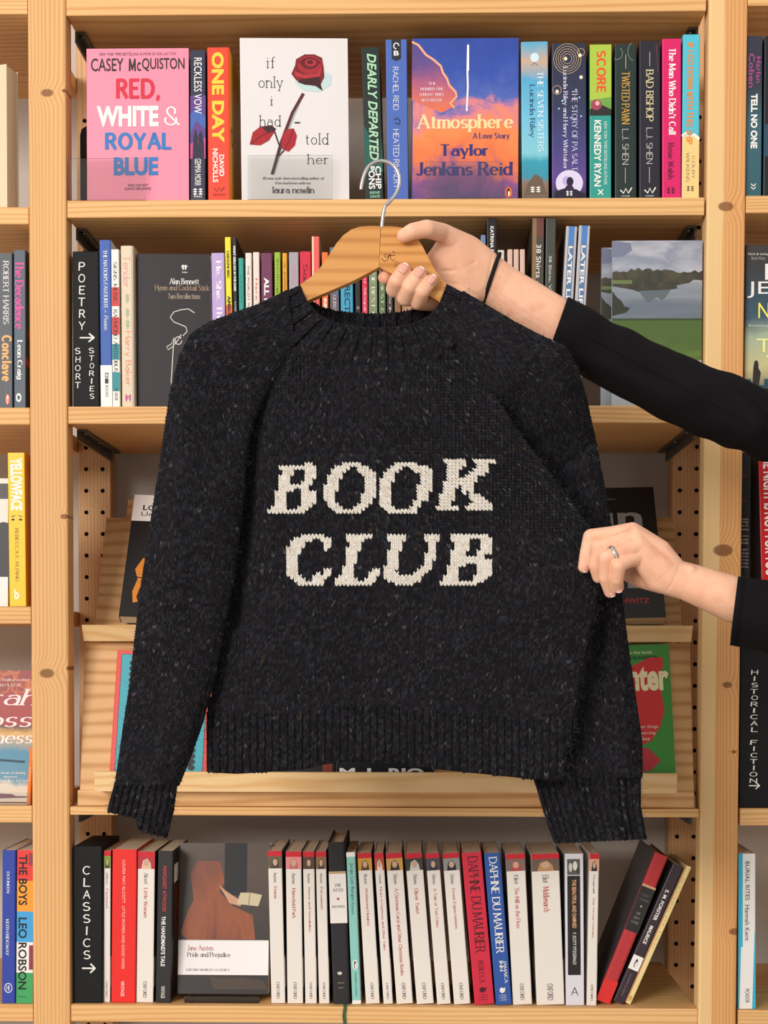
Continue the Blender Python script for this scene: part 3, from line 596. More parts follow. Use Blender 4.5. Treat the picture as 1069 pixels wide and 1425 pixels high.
sp_book('rounded cream cloth spine with pink Tender and two green sprigs', (167, 186, 169, 188, 342, 567), ZC, .135, '#DCCBB2', hard=True, name='hardback_book', group=G2, sp=[
    S('Tender', .2, .06, .72, .26, '#E08A93', 'thin'), S('Harry Baker', .22, .53, .75, .87, '#E2714A', 'thin')] + [G([(.35, v), (.5, v-.015), (.65, v), (.5, v+.03)], '#A9B58A') for v in (.31, .33, .4, .42, .47, .49)]
    + [G([(.3, .92), (.5, .935), (.3, .95)], '#C64A86'), G([(.7, .92), (.5, .935), (.7, .95)], '#C64A86'), G([(.3, .95), (.5, .94), (.35, .97)], '#C64A86'), G([(.7, .95), (.5, .94), (.65, .97)], '#C64A86')])
fo_book('black face-out paperback with a white looping signature, second shelf', (192, 293, 352, 567), ZC, .012, '#2B2629', Y=.02, turn=.05, group=G2, fr=[
    LN([(.625, .07), (.625, .1)], .002, WHT), LN([(.66, .07), (.66, .1)], .002, WHT), LN([(.6, .08), (.69, .08)], .001, WHT), T('faber', .61, .112, .69, .122, WHT, 'serif'),
    T('Alan Bennett', .44, .158, .84, .195, WHT, 'serif'), T('Hymn and Cocktail Stick', .24, .2, .985, .245, '#A98F76', 'serif'), T('Two Recollections', .42, .255, .86, .29, '#B5A48E', 'serif'),
    LN([(.78, .38), (.7, .355), (.6, .36), (.5, .375), (.45, .41), (.5, .44), (.58, .455), (.66, .47), (.68, .5), (.62, .53)], .0011, '#D9D4CE'),
    LN([(.6, .52), (.55, .56), (.48, .6), (.42, .62), (.4, .6), (.46, .585), (.5, .54), (.46, .83), (.47, .85)], .0011, '#D9D4CE'), LN(arc(.56, .56, .045, .025, 0, 330), .0011, '#D9D4CE')])
def s2(label, q, col, tx=(), **kw): return sp_book(label, q, ZC, kw.pop('W', .13), col, group=G2, sp=tx, **kw)
s2('lilac spine reading He She They Us left of the yellow one', (294, 312, 297, 316, 352, 567), '#B9A3D6', [S('He, She, They, Us', .25, .05, .75, .62, WHT, 'serifb')])
s2('tall slim yellow and orange spine, second shelf', (313, 321, 317, 326, 330, 567), '#F0DF2E', [B(0, .4, 1, 1, '#E9632C'), S('CAROLINE BIRD', .25, .08, .7, .24, INK, 'black'), S('AMBUSH', .25, .345, .8, .5, INK, 'black')])
s2('tall slim black spine beside the yellow one with a black cover side', (323, 329, 327, 333, 330, 567), '#211F20', [S('WHAT GIRLS DO IN THE DARK', .2, .05, .75, .32, WHT, 'black'), S('ROSIE GARLAND', .3, .38, .7, .55, '#C8C4BD')])
s2('short teal spine tucked in front of the tall black one', (331.5, 339, 334, 341, 359, 567), '#2F9C8C', [S('LARKIN', .35, .12, .65, .3, '#1F6A60')], W=.11)
s2('off-white spine with thin black lettering after the teal one', (341.5, 350, 343, 352, 352, 567), '#EADFD8', [S("THE WORLD'S WIFE", .3, .08, .65, .4, INK), S('Carol Ann', .3, .45, .65, .6, INK)])
s2('pale pink spine with red title after the off-white one', (352, 361, 354, 363, 351, 567), '#F0D9CE', [S('Here and there', .35, .17, .65, .6, '#B33A2C')])
s2('wide plum spine with bold white ALL', (363, 379, 365, 381, 352, 567), '#6F2F56', [S('ALL FOR LOVE', .25, .16, .7, .6, WHT, 'black')])
s2('lime green spine right of the plum one', (382, 390, 383, 392, 351, 567), '#97B736', [S('Smiling Sophie', .3, .04, .7, .5, '#3F5A1E')])
s2('narrow mustard spine right of the lime one', (393, 399.5, 394, 401, 352, 567), '#E0A02C', [S('A Different Tune', .35, .06, .65, .5, '#7A4A12')])
s2('grey-lilac spine with pink letters', (402, 415.5, 403, 417, 351, 567), '#A79FA8', [S('YOU & ME', .35, .08, .68, .36, '#C77BA6')])
s2('crimson spine with dark serif lettering', (417, 433, 418, 434, 350, 567), '#D3233F', [S('Salena', .3, .08, .7, .36, '#3E0B18', 'serif')])
s2('tall coral spine with a cream left edge and cover side', (434, 444.5, 435, 446, 329, 567), '#E8635E', [B(0, 0, .25, 1, '#E9C9A8'), S('Mrs Gold', .4, .24, .8, .45, '#7A1F22', 'serif')], front='#B79C86')
s2('orange spine just left of the wooden hanger arm', (448, 456.5, 449, 458, 351, 567), '#EC7338', [S('RELUCTANT', .3, .3, .72, .6, WHT, 'black')])
s2('slate blue spine under the hanger arm with pale letters', (459, 471, 460, 473, 344, 567), '#5B6B86', [B(0, .3, 1, 1, '#5F5764'), S('QUIXOTE ANTHOLOGY', .3, .3, .7, .64, '#CFC6C8', 'serif')])
s2('wide cyan spine with dark capitals under the hanger', (473.5, 491, 475, 493, 350, 567), '#3F9FC4', [S('DIRECT', .3, .15, .78, .39, '#123A52', 'bold'), S('ENGLISH', .3, .43, .78, .66, '#D9EEF4', 'bold')], front='#5FB4D4')
s2('narrow black spine between the cyan and pink-red ones', (494, 501, 496, 504, 351, 567), '#231F26', [E(.5, .36, .25, .01, '#8A7F86'), S('H', .3, .4, .7, .43, '#B9AEB4')])
s2('pink-red spine below the hanger with white cursive lettering', (503.5, 511.5, 505, 513, 350, 567), '#D3304F', [S('Let Sleeping Cats Lie', .25, .12, .75, .66, '#F4D6D8', 'ital')])
s2('grey-green spine below the hanger, the wider of two green ones', (513, 525, 514, 526, 350, 567), '#7F8C6C', [S('THE BEST OF NOIR', .3, .1, .72, .62, '#E3E3CF', 'serif')])
s2('darker green spine right of the grey-green one', (527, 536.5, 528, 537.5, 350, 567), '#5A6F48', [S('BEST OF NOIR', .3, .2, .7, .6, '#CFD6BA', 'serif')])
s2('slim black spine with pale capitals under the held hand', (538, 547, 539, 548, 351, 567), '#22201F', [S('HENSON WRITER', .3, .18, .7, .62, '#CFC4AE', 'serif')])
s2('narrow brown spine under the knuckles', (549, 557.5, 550, 558.5, 352, 567), '#8C6343')
s2('tan spine under the knuckles, right of the brown one', (559.5, 574, 560, 575, 352, 567), '#A87A58', [S('NORTH', .3, .3, .7, .5, '#D9B99A', 'serif')])
s2('dark grey-blue spine hidden behind the hand, right of the tan one', (577, 590, 577, 590, 352, 567), '#4A4F5C')
s2('small grey-green spine seen above the wrist', (661, 668.5, 661, 669, 334, 567), '#7E8A8C', [S('tales', .3, .02, .7, .12, '#3A4042')])
s2('slim blue-grey spine between the small one and the black one', (669.5, 676, 669.5, 676.5, 327, 567), '#6D83A8')
s2('tall black spine with white letters behind the wrist', (677.5, 691.5, 678, 692, 304.5, 567), '#1B191C', [S('KATRINA PORTEOUS', .35, .04, .7, .3, WHT, 'bold')], front='#1B191C')
s2('plain white spine right of the black one above the hair tie', (693, 702, 693, 702, 348, 567), '#D8CFC9', [S('tides', .3, .05, .7, .2, '#A79F9A')])
for k, nm in enumerate(('first of three narrow cream-pink spines after the white one', 'middle one of three narrow cream-pink spines', 'last of three narrow cream-pink spines, beside the dark gap')):
    x = 706.5+8.6*k
    s2(nm, (x, x+7, x, x+7, 347, 567), '#D9B8A8')
s2('tall dark photo-printed spine lettered 38 Shirts, brown top', (741, 758, 738, 755, 303.5, 567), '#4A4640', [B(0, 0, .35, .35, '#8A6E50'), B(.35, 0, .95, .1, '#6A3F38'), B(0, .36, .4, .6, '#8A877F'), S('38 Shirts - Volume', .35, .14, .75, .52, WHT, 'sans')], W=.2)
s2('tall dark grey-green spine lettered 38 Shirts Volume 3', (760, 774, 756.5, 771, 303.5, 567), '#454842', [S('38 Shirts, Volume 3', .3, .2, .62, .5, '#DAD8D0', 'sans')], W=.2)
LLL = lambda : [B(.25, 0, .78, .1, '#4E83C6'), B(.25, .1, .78, 1, '#5F7EA4'), S('LATER LIFE LETTERS', .32, .11, .7, .78, WHT, 'bold')]
s2('grey spine with a blue stripe lettered LATER LIFE, left of the pair', (788, 804, 774, 790, 315, 566), '#BDB9BC', LLL(), W=.12, back='#6A645F', Y=.0075)
s2('grey spine with a blue stripe lettered LATER LIFE, right of the pair', (806, 822, 792, 808, 314, 566), '#BDB9BC', LLL(), W=.12, front='#6F655E', Y=.0075)
cloud = blend_mat('cloudy_sky_print', [(.2, '#B9BCC6'), (.5, '#8A90A2'), (.62, '#B4B6C0'), (.8, '#82889C')], lo=.15, hi=.25, nscale=9, namt=1.4, stretch=(1, 1, 2.2))
lake = blend_mat('lake_print', [(0, '#7E8A98'), (.5, '#66717E'), (1, '#99A0AA')], lo=.08, hi=.17, nscale=10, namt=.8, stretch=(1, .6, 6))
grass = blend_mat('meadow_print', [(.2, '#55702A'), (.5, '#647E34'), (.8, '#4A6426')], lo=0, hi=.1, nscale=30, namt=1.0, stretch=(1, 1, 3))
trees = blend_mat('treeline_print', [(.2, '#22241E'), (.5, '#33332A'), (.8, '#4C4632')], lo=.1, hi=.2, nscale=45, namt=1.6)
def land(): 
    rnd = random.Random(3)
    line = [(0, .265)] + [(i/24, .265+rnd.uniform(-.02, .01)-(.02 if 6 < i < 16 else 0)-(.03 if i == 5 else 0)) for i in range(1, 24)] + [(1, .25)]
    return [B(0, 0, 1, .28, cloud), G([(0, 0), (.2, .02), (.22, .08), (.12, .13), (0, .14)], '#767D94'), B(0, .28, 1, .68, lake), G(line + [(1, .33), (.75, .37), (.6, .4), (.5, .42), (.3, .42), (.15, .4), (0, .38)], trees),
            B(0, .33, .22, .36, '#6A7A4A'), G([(.85, .36), (.9, .33), (.97, .33), (1, .35), (1, .37), (.97, .35), (.9, .35)], '#A3A5A8'),
            G([(.2, .4), (.3, .34), (.45, .3), (.55, .31), (.7, .36), (.73, .4), (.5, .425), (.3, .43)], trees), G([(.3, .42), (.65, .41), (.6, .47), (.55, .5), (.5, .47), (.4, .52), (.34, .47)], '#5F6A70'),
            G([(0, .42), (.05, .47), (.1, .5), (.14, .55), (.2, .56), (.16, .6), (.05, .62), (0, .63)], '#33362C'), B(0, .655, 1, 1, grass), B(0, .65, 1, .668, '#3A4A2A')]
def land_book(label, x0, x1, yt, Y):
    fo_book(label, (x0, x1, yt, 566), ZC, .008, '#B4BEC8', Y=Y, group=G2, fr=[('p', it[1] if it[0] != 'p' else [(u, v*.72) for u, v in it[1]], it[2]) for it in land()])
land_book('face-out picture book of a lake under grey clouds, mostly hidden behind its twin', 836, 962, 341, .034)
land_book('face-out picture book of a lake and green meadow behind the black-sleeved arm', 851, 976, 335, .012)
# left and right bays, second shelf
sp_book('charcoal spine with white capitals and orange title cut by the left photo edge', (-7, 18, -6, 18, 352, 565), LZ[2], .13, '#3A3F48', group='left bay books, second shelf', sp=[S('ROBERT HARRIS', .45, .05, .78, .46, '#D9D6D2', 'serif'), S('Conclave', .35, .53, .95, .83, '#F0AE62', 'heavy')] + [B(.6, .83, .62, .92, '#7C7F86'), B(.84, .83, .86, .9, '#7C7F86')] + penguin(.7, .945, .13, .035, '#D9634A', '#F4EFE4', '#D9634A'))
sp_book('slate blue spine with magenta blackletter title beside the left post', (18.5, 36, 19, 36.5, 348, 565), LZ[2], .13, '#3B4B5A', front=M('#1E1C20', .35), group='left bay books, second shelf', sp=[
    S('The Decadence', .12, .07, .85, .5, '#E0409A', 'serifb'), S('Leon Craig', .2, .57, .72, .82, WHT, 'serifb'), E(.4, .935, .22, .028, WHT), E(.4, .935, .12, .015, '#3B4B5A')], fr=[G([(0, .5), (.3, .53), (.5, .6), (.2, .58)], '#B8332F'), G([(0, .68), (.4, .7), (.6, .76), (0, .73)], '#B8332F'), B(0, .82, 1, 1, '#4A332C')])
dusk = blend_mat('dusk_cover_print', [(0, '#2A3A44'), (.2, '#C9C08A'), (.36, '#A3B49A'), (.48, '#3A5566'), (.66, '#2D4452'), (.8, '#33302F'), (1, '#353233')], hi=.22, nscale=14, namt=.22)
fo_book('face-out thriller with yellow and white capitals and a lone figure at dusk, right bay', (1036, 1172, 343, 560), RZ[2], .03, dusk, Y=.012, group='right bay books, second shelf', fr=[
    T("'Dark & twisty'", .02, .05, .24, .07, '#D9D6D0', 'sans'), T('Ruth Ware', .06, .075, .2, .095, '#A9A6A0', 'sans'), T('LISA', .2, .12, .8, .225, '#EDE9E6', 'sans'), T('JEWELL', .02, .235, .98, .34, '#EDE9E6', 'sans'),
    T('NONE OF', .135, .37, .9, .47, '#F0E85A', 'sans'), T("'Breathtaking'", .03, .51, .24, .528, '#D9D6D0', 'sans'), T('Gillian McAllister', .01, .535, .28, .553, '#A9A6A0', 'sans'), T('THIS IS', .12, .6, .9, .69, '#F0EE9A', 'sans'), T('TRUE', .22, .71, .85, .8, '#F0EE9A', 'sans'),
    G([(.02, .96), (.02, .86), (.06, .86), (.08, .9), (.2, .9), (.2, .86), (.26, .86), (.26, .9), (.5, .88), (1, .9), (1, 1), (.02, 1)], '#2A4858'), G([(.08, .92), (.085, .84), (.09, .78), (.1, .745), (.125, .74), (.14, .76), (.14, .79), (.165, .82), (.15, .88), (.14, .97), (.12, .97), (.115, .9), (.1, .97), (.085, .97)], '#2B2326'), B(0, .965, 1, 1, '#28282A'), T('OVER ONE MILLION', .1, .975, .9, .995, '#8A8780', 'sans')])
# ================= third level
sp_book('bright yellow spine lettered YELLOWFACE in the left bay', (10, 34.5, 13, 37, 630, 844), LZ[3], .13, '#F3C423', front='#E2971F', Y=.004, sp=[
    S('YELLOWFACE', .15, .035, .85, .375, WHT, 'black'), LN([(.18, .415), (.4, .41)], .001, INK), LN([(.6, .41), (.82, .415)], .001, INK), E(.27, .435, .1, .007, '#3A2A20'), E(.72, .435, .1, .007, '#3A2A20'),
    S('REBECCA F. KUANG', .38, .49, .58, .84, '#8A6414', 'serif'), T('b', .3, .89, .6, .955, '#FFF3D0', 'black')])
fo_book('white and black face-out book behind the yellow one, cut by the left edge', (-75, 11, 660, 838), LZ[3], .02, '#D9D4D0', Y=.03, lean=.03, fr=[B(.6, .04, 1, .16, '#4A4A4A'), E(.93, .6, .3, .26, '#37363A', 24), B(.5, .77, 1, 1, '#E4E2E4')])
o_ = fo_book('black book turned to show its small-print cover, right bay above the lower cuff', (1029, 1043, 628, 866), RZ[3], .1, M('#19171A', .5), Y=.02, spine='#19171A', fr=[
    T('dark', .05, .12, .6, .14, '#8A2430'), T('deeds', .05, .27, .6, .29, '#8A2430')] + [T(s, .05, .38+.02*i, .8, .394+.02*i, '#B9B5B0') for i, s in enumerate(('he woke to', 'a strange', 'quiet that', 'would not', '', 'end. By the', 'hour of dawn', 'two were', '', 'a support', 'of the kind', 'and power', 'by the sea', 'who began', 'asking')) if s])
sp_book('scarlet spine with white condensed THE NIGHT IS NOT FOR YOU in the right bay', (1055, 1083, 1061, 1089, 628, 866), RZ[3], .13, '#C31F27', back='#262427', sp=[S('THE NIGHT IS NOT FOR YOU', .22, .0, .8, .72, WHT, 'bold'), S('EMAN', .3, .85, .7, .95, '#5A1018', 'bold')])
LEDU = zu0+.0003
fo_book('white-topped black face-out book with an orange long-legged dog, upper display tier left', (165, 298, 697, 867), LEDU, .018, '#1D1B1C', Y=.062, lean=UPA-.02, spin=.035, fr=[
    B(0, 0, 1, .22, '#EDE6E2'), T('LOUISE', .11, .085, .47, .13, INK, 'bold'), T('Understanding', .1, .145, .78, .19, '#3A3536', 'sans'),
    G([(0.110, .62), (0.180, .53), (0.270, .51), (0.370, .53), (0.610, .53), (0.760, .5), (0.860, .55), (0.710, .62), (0.630, .68), (0.630, .95), (0.570, .95), (0.560, .7), (0.410, .67), (0.330, .72), (0.310, .9), (0.330, .97), (0.280, .98), (0.250, .84), (0.210, .72), (0.180, .78), (0.160, .84), (0.180, .88), (0.130, .89), (0.110, .8), (0.150, .7)], '#D9862E'), LN([(.1, .68), (.21, .69), (.31, .68), (.39, .66)], .0015, INK)])
fo_book('black face-out book with large grey letters behind the lower hand, upper display tier', (778, 927, 684, 866), LEDU, .02, '#1C1A1B', Y=.062, lean=UPA-.01, spin=-.02, fr=[
    T('A LOST CLASSIC', .3, .085, .62, .1, '#8A8684'), T('Fun', .1, .15, .86, .31, '#9A9897', 'bold'), T('ITE', .3, .58, .86, .78, '#9A9897', 'bold'), T('MIRA BOSCHWITZ', .2, .855, .86, .895, '#B3342E', 'bold'), T('REDISCOVERED', .3, .915, .62, .938, '#B3342E', 'bold')])
Y5 = -.006
zl = zb+.0128
fo_book('red-bordered turquoise book with a yellow centre, lower display tier left', (152, 288, 897, 1073), zl, .012, '#D9473F', Y=Y5, lean=LOWA, spin=.03, fr=[
    B(.05, .03, .95, .97, INK), B(.055, .033, .945, .967, '#3FA3B4'), B(.17, .1, .83, .9, '#2B2A2C'), B(.2, .12, .8, .88, '#E9C94A')] + [E(.17, .1+.045*i, .035, .022, '#2B2A2C', 10) for i in range(19)] + [E(.83, .1+.045*i, .035, .022, '#2B2A2C', 10) for i in range(19)] + [T('the tiger', .3, .92, .7, .945, INK)])
fo_book('black face-out book with a red patch, hidden behind the hem, left of the lettered one', (330, 465, 890, 1071), zl, .014, '#1B1D22', Y=Y5, lean=LOWA, fr=[B(.88, .5, .98, 1, '#7E2E1E')])
fo_book('dark face-out book whose blocky white capitals peep under the jumper hem', (467, 604, 890, 1071), zl, .014, '#17181C', Y=Y5, lean=LOWA, fr=[T('M. L. RIO', .04, .91, .9, .985, WHT, 'black'), T('FICTION', .1, .1, .9, .2, WHT, 'black')])
fo_book('green book with a red fish and cream letters, lower display tier right', (800, 941, 886, 1072), zl, .016, '#3E8A36', Y=Y5, lean=LOWA, spin=-.03, fr=[
    T('I love this book', .52, .045, .83, .07, '#DCE6B0'), T('DAPHNE ELLIS-NEXTON', .48, .085, .88, .11, INK, 'bold'), G([(.62, .16), (.8, .1), (.93, .1), (.93, .17), (.85, .26), (.9, .36), (.92, .5), (.87, .62), (.78, .72), (.7, .75), (.55, .7), (.4, .55), (.42, .4), (.62, .3), (.55, .22)], '#CC3030'),
    G([(.6, .8), (.68, .77), (.75, .78), (.86, .87), (.76, .94), (.62, .96)], '#B5303A'), T('Hunter', .3, .14, .98, .35, '#EFE0B0', 'black'), T('& other things', .58, .605, .85, .635, '#E8D8C0'), T("I'm learning", .6, .65, .82, .68, '#E8D8C0'), T('to love', .63, .69, .76, .72, '#E8D8C0'), T('h', .6, .79, .68, .93, '#1B1A1A', 'bold')])
# ================= fourth level, side bays
ripe = blend_mat('flame_cover_print', [(0, '#D9CDBB'), (.12, '#D9CDBB'), (.16, '#5E8FA6'), (.34, '#3F86A4'), (.42, '#A89A86'), (.47, '#D9A85A'), (.52, '#6A4A38'), (.64, '#7A3A30'), (.78, '#A83426'), (1, '#A82A2C')], hi=.19, nscale=26, namt=.16)
speck = blend_mat('flame_speckle_print', [(.45, '#9C2B28'), (.56, '#C8702C'), (.66, '#8E2A26')], lo=.1, hi=.2, nscale=60, namt=1.6)
def ital(s, x0, y0, x1, y1, c='#F2E9EC', f='ital'): return T(s, x0, y0, x1, y1, c, f)
fo_book('face-out book with flame-red top, blue pool and white italic title, left bay', (-76, 53, 925, 1108), LZ[4], .012, ripe, Y=.036, lean=.06, fr=[
    B(0, 0, 1, .42, speck), T('the Sunday Times bestselling author of', .1, .06, .97, .085, '#E9CFC4', 'ital'), T('SUMMERWATER', .3, .1, .8, .122, '#E9CFC4', 'ital'),
    T('Sarah', .1, .14, .99, .265, '#F0E2E4', 'ital'), T('Moss', .1, .31, .93, .43, '#F0E2E4', 'ital'), T('Ripeness', .08, .46, .94, .58, '#F6EEF0', 'ital'), LN([(.2, .68), (.55, .68), (.85, .695)], .003, '#2F4A5E'),
    T("'A book of loving", .55, .77, .86, .79, WHT, 'serif'), T("pleasures'", .63, .8, .78, .82, WHT, 'serif'), T('ELEANOR CATTON', .5, .83, .92, .85, WHT, 'serif'), G([(.4, .95), (.55, .935), (.72, .94), (.76, .955), (.9, .955), (.9, .965), (.7, .97), (.4, .975)], '#7A4A5E')])
sp_book('orange book edge leaning beside the left post, left bay', (41, 45, 36, 43, 1040, 1108), LZ[4], .02, '#EE7A24', Y=.012, name='paperback_book', sp=[S('READ', .3, .35, .6, .6, '#F6C49A', 'bold')])
stand('clear acrylic stand under the flame-red book in the left bay', -74, 43, 1103, LZ[4], .003, .02)
a, b = P(1031.5, 905, .004), P(1075, 1123, .004)
book('shelf_marker', 'black painted board hand-lettered HISTORICAL FICTION with an arrow, right bay', Vector((a.x+(b.x-a.x)/2, .004, RZ[4]+.0004)), b.x-a.x, .12, P(1050, 900, .004).z-RZ[4], BLK, block=True, cat='shelf sign', sp=chalk('HISTORICAL FICTION', .42, .145, .0395, .22) + [T('>', .28, .84, .62, .885, CH, 'hand')])
# ================= bottom shelf
G5 = 'books on the bottom shelf'
sp_book('navy spine with a small round emblem at its foot, bottom left bay', (3, 22, 2, 21, 1183, 1396), LZ[5], .13, '#2E43A0', group='bottom books of the left bay', sp=[S('DOONEEN', .35, .14, .55, .28, WHT, 'serif'), S('KEITH RIDGWAY', .3, .45, .52, .69, WHT, 'serif'), E(.5, .9, .3, .032, WHT), E(.5, .9, .26, .027, '#2E43A0'), T('HE', .35, .885, .65, .915, WHT, 'serif')])
sp_book('multicoloured banded spine lettered THE BOYS beside the left post', (24, 47, 22, 46, 1183, 1396), LZ[5], .13, '#EDE9E4', group='bottom books of the left bay', sp=[
    B(0, 0, 1, .2, '#DE3A34'), B(0, .2, 1, .4, '#EE9A2E'), B(0, .4, 1, .6, '#3F9FD9'), B(0, .6, 1, .8, '#ECE8E2'), B(0, .8, 1, 1, '#3FA05E'), B(.72, .02, 1, .1, '#8A3A4A'), B(.76, .62, 1, .78, '#8A3A4A'),
    S('THE BOYS', .1, .03, .62, .36, INK, 'bold'), S('LEO ROBSON', .1, .44, .62, .91, INK, 'bold'), T('riverrun', .1, .95, .6, .962, '#1D5A34')])
a, b = P(100, 1178, .008), P(144, 1397, .008)
book('shelf_marker', 'black painted block hand-lettered CLASSICS with an arrow on the bottom shelf', Vector(((a.x+b.x)/2, .008, ZE+.0004)), (b.x-a.x)*.93, .12, a.z-ZE, BLK, block=True, cat='shelf sign', sp=chalk('CLASSICS', .47, .125, .077, .25) + [T('>', .3, .745, .78, .81, CH, 'hand')])
def ox(label, q, author, title, pic, tl=.45, al=.12, pic2='#4A3A34', z=ZE, **kw):
    items = [B(0, 0, 1, .035, '#C8202E'), B(0, .035, 1, .115, pic), G([(.2, .115), (.3, .06), (.55, .045), (.75, .075), (.8, .115)], pic2), E(.5, .075, .16, .022, '#C9A58C'), S(author, .38, .14, .6, .14+al*.75, INK, 'serif'), S(title, .38, .16+al*.8, .6, .16+al*.8+tl, '#B3242E', 'serif'), S('OXFORD', .4, .86, .6, .97, INK, 'serif')]
    return sp_book(label, q, z, .129, M('#E8E1D9', .4), front='#2A2322', back='#E8E1D9', Y=.014, group=G5, sp=items, fr=[B(0, 0, 1, .7, '#2A2322'), B(0, .7, 1, .9, '#E8E1D9')], **kw)
ox('slim white classic with a green patch, between the CLASSICS block and the red book', (145, 154, 143, 154, 1184, 1396), 'Abbott', 'Flatland', '#7A9A3A', .13, .11)
sp_book('wide scarlet spine with spaced white lettering near the CLASSICS block', (156, 191, 154, 189, 1182, 1396), ZE, .129, '#E62A24', Y=.012, group=G5, sp=[S('LOUISA MAY ALCOTT', .42, .07, .54, .35, '#F6C9C0'), S('LITTLE WOMEN AND GOOD WIVES', .42, .37, .54, .78, '#F6C9C0'), S('VINTAGE', .4, .86, .54, .96, WHT)])
ox('white classic with a small face picture, right of the scarlet book', (192, 216, 189, 214, 1185, 1396), 'Alcott', 'Little Women', '#B3303A', .2, .1, '#E0B8A0')
sp_book('black spine with red and white capitals left of the face-out painting book', (220, 241, 216, 238, 1184, 1396), ZE, .129, '#2C2A2C', front='#211F20', Y=.012, group=G5, sp=[S('MARGARET ATWOOD', .35, .1, .6, .4, '#D9404A'), S("THE HANDMAID'S TALE", .3, .43, .58, .76, WHT, 'bold'), S('VINTAGE', .35, .89, .6, .97, WHT)], fr=[B(.1, .1, .4, .22, WHT), B(.2, .25, .8, .6, '#8A3A22')])
brown = blend_mat('dim_interior_print', [(.2, '#221B1A'), (.5, '#332722'), (.8, '#4A3A2E')], lo=.0, hi=.2, nscale=8, namt=1.2)
rust = blend_mat('rust_cloth_print', [(.2, '#6A2E18'), (.5, '#944A22'), (.8, '#7A3A1C')], lo=.0, hi=.2, nscale=14, namt=1.3, stretch=(1, 2, .7))
fo_book('face-out classic with a dim rust-coloured picture above a white title band, bottom shelf', (247, 373, 1170, 1380), ZE+.006, .02, M('#DED8D2', .35), Y=.028, lean=.14, group=G5, fr=[
    B(0, 0, 1, 1, brown), B(.5, 0, .75, .35, '#1E1B22'), G([(.12, .2), (.2, .12), (.45, .12), (.5, .25), (.45, .33), (.6, .42), (.82, .48), (.85, .64), (.1, .645), (.02, .6), (.1, .45), (.16, .38)], rust), G([(.44, .28), (.52, .32), (.7, .39), (.68, .42), (.56, .4)], '#C9987A'),
    G([(.68, .33), (.8, .33), (.92, .345), (.88, .42), (.64, .405)], '#C9BB9A'), LN([(.79, .33), (.77, .41)], .001, '#7A6A50'), B(0, .645, 1, .875, '#EFEAEA'), B(0, .645, 1, .652, '#DAD5D2'),
    T('Jane Austen', .1, .68, .39, .715, '#A8303A', 'serif'), T('Pride and Prejudice', .1, .725, .58, .765, INK, 'serif'), T("OXFORD WORLD'S CLASSICS", .09, .835, .57, .85, INK, 'serif'), G([(.35, .885), (.5, .9), (.7, .89), (.95, .91), (1, .97), (.4, .97)], '#4A3E34')])
m = MB(); a, b = P(245, 1383, .012), P(372, 1396, .012)
o = empty('acrylic_book_stand', 'clear acrylic foot under the face-out picture classic on the bottom shelf', 'book stand', ((a.x+b.x)/2, .012, ZE))
m.box((-.05, 0, .0003), (.05, .0012, .009), ACR); m.build('front_plate', o); m = MB(); m.box((-.05, .0014, .0003), (.05, .09, .0055), ACR, .001); m.build('foot_plate', o)
ox('white classic standing just right of the face-out picture book', (373, 392, 377, 398, 1184, 1397), 'Austen', 'Emma', '#6A5A4A', .08, .09)
ox('white classic lettered Mansfield Park, second of four before the black hardback', (397, 420, 400, 422, 1185, 1398), 'Austen', 'Mansfield Park', '#D98A8A', .2, .1, '#C46A6A')
ox('white classic lettered Sense and Sensibility, third of four before the black hardback', (421, 438, 425, 441, 1185, 1398), 'Austen', 'Sense and Sensibility', '#5A4032', .3, .09)
ox('white classic touching the left side of the black hardback', (439, 454, 444, 459, 1185, 1398), 'Austen', 'Persuasion', '#8A6A4A', .15, .09)
sp_book('thick black cloth hardback with a white spine label, taller than its neighbours', (456, 480, 463, 488, 1172, 1398), ZE, .14, M('#2E2C2E', .8), hard=True, name='hardback_book', Y=.012, group=G5, sp=[
    B(0, .18, 1, .195, '#B9A27A'), B(0, .195, 1, .5, '#EDE7E2'), T('JANE', .3, .255, .7, .275, INK, 'serif'), T('AUSTEN', .2, .285, .8, .305, INK, 'serif'), E(.5, .35, .08, .008, '#B33A4A'), T('NORTHANGER', .12, .39, .88, .405, INK, 'serif'), E(.45, .81, .14, .01, '#CFC9B8'), LN([(.3, .87), (.7, .87)], .001, '#8A7A5A'), LN([(.35, .9), (.65, .9)], .001, '#8A7A5A')])
sp_book('narrow mint green spine right of the black hardback', (482, 494, 490, 503, 1186, 1397), ZE, .129, '#8CC9C0', front='#E8E6E0', Y=.012, group=G5, sp=[B(0, 0, 1, .03, WHT), S('Jorge Luis Borges', .3, .07, .75, .32, '#1E3A3A'), S('Fictions', .35, .33, .65, .41, '#2E5A58')] + penguin(.5, .74, .3, .032, WHT, INK, WHT) + [S('MODERN CLASSICS', .4, .79, .6, .95, '#3A6A66'), B(0, .975, 1, 1, WHT)])
ox('white classic lettered Wuthering Heights right of the mint spine', (497, 517, 509, 529, 1187, 1398), 'Bronte', 'Wuthering Heights', '#C9963A', .25, .09, '#5A3A22')
ox('slim white classic lettered Heart of Darkness', (520, 534, 534, 547, 1187, 1398), 'Conrad', 'Heart of Darkness and Other Tales', '#B3523A', .42, .08, '#E8D8C8')
ox('white classic lettered A Christmas Carol', (536, 560, 552, 575, 1187, 1398), 'Dickens', 'A Christmas Carol and Other Christmas Books', '#C99A52', .58, .09, '#3A2A22')
ox('white classic with a dark sketch picture, left of A Tale of Two Cities', (563, 588, 580, 604, 1187, 1398), 'Dickens', 'Oliver Twist', '#3A3836', .17, .09, '#CFCBC2')
ox('white classic lettered A Tale of Two Cities', (592, 611, 608, 628, 1187, 1398), 'Dickens', 'A Tale of Two Cities', '#4A4852', .26, .09, '#2E2C38')
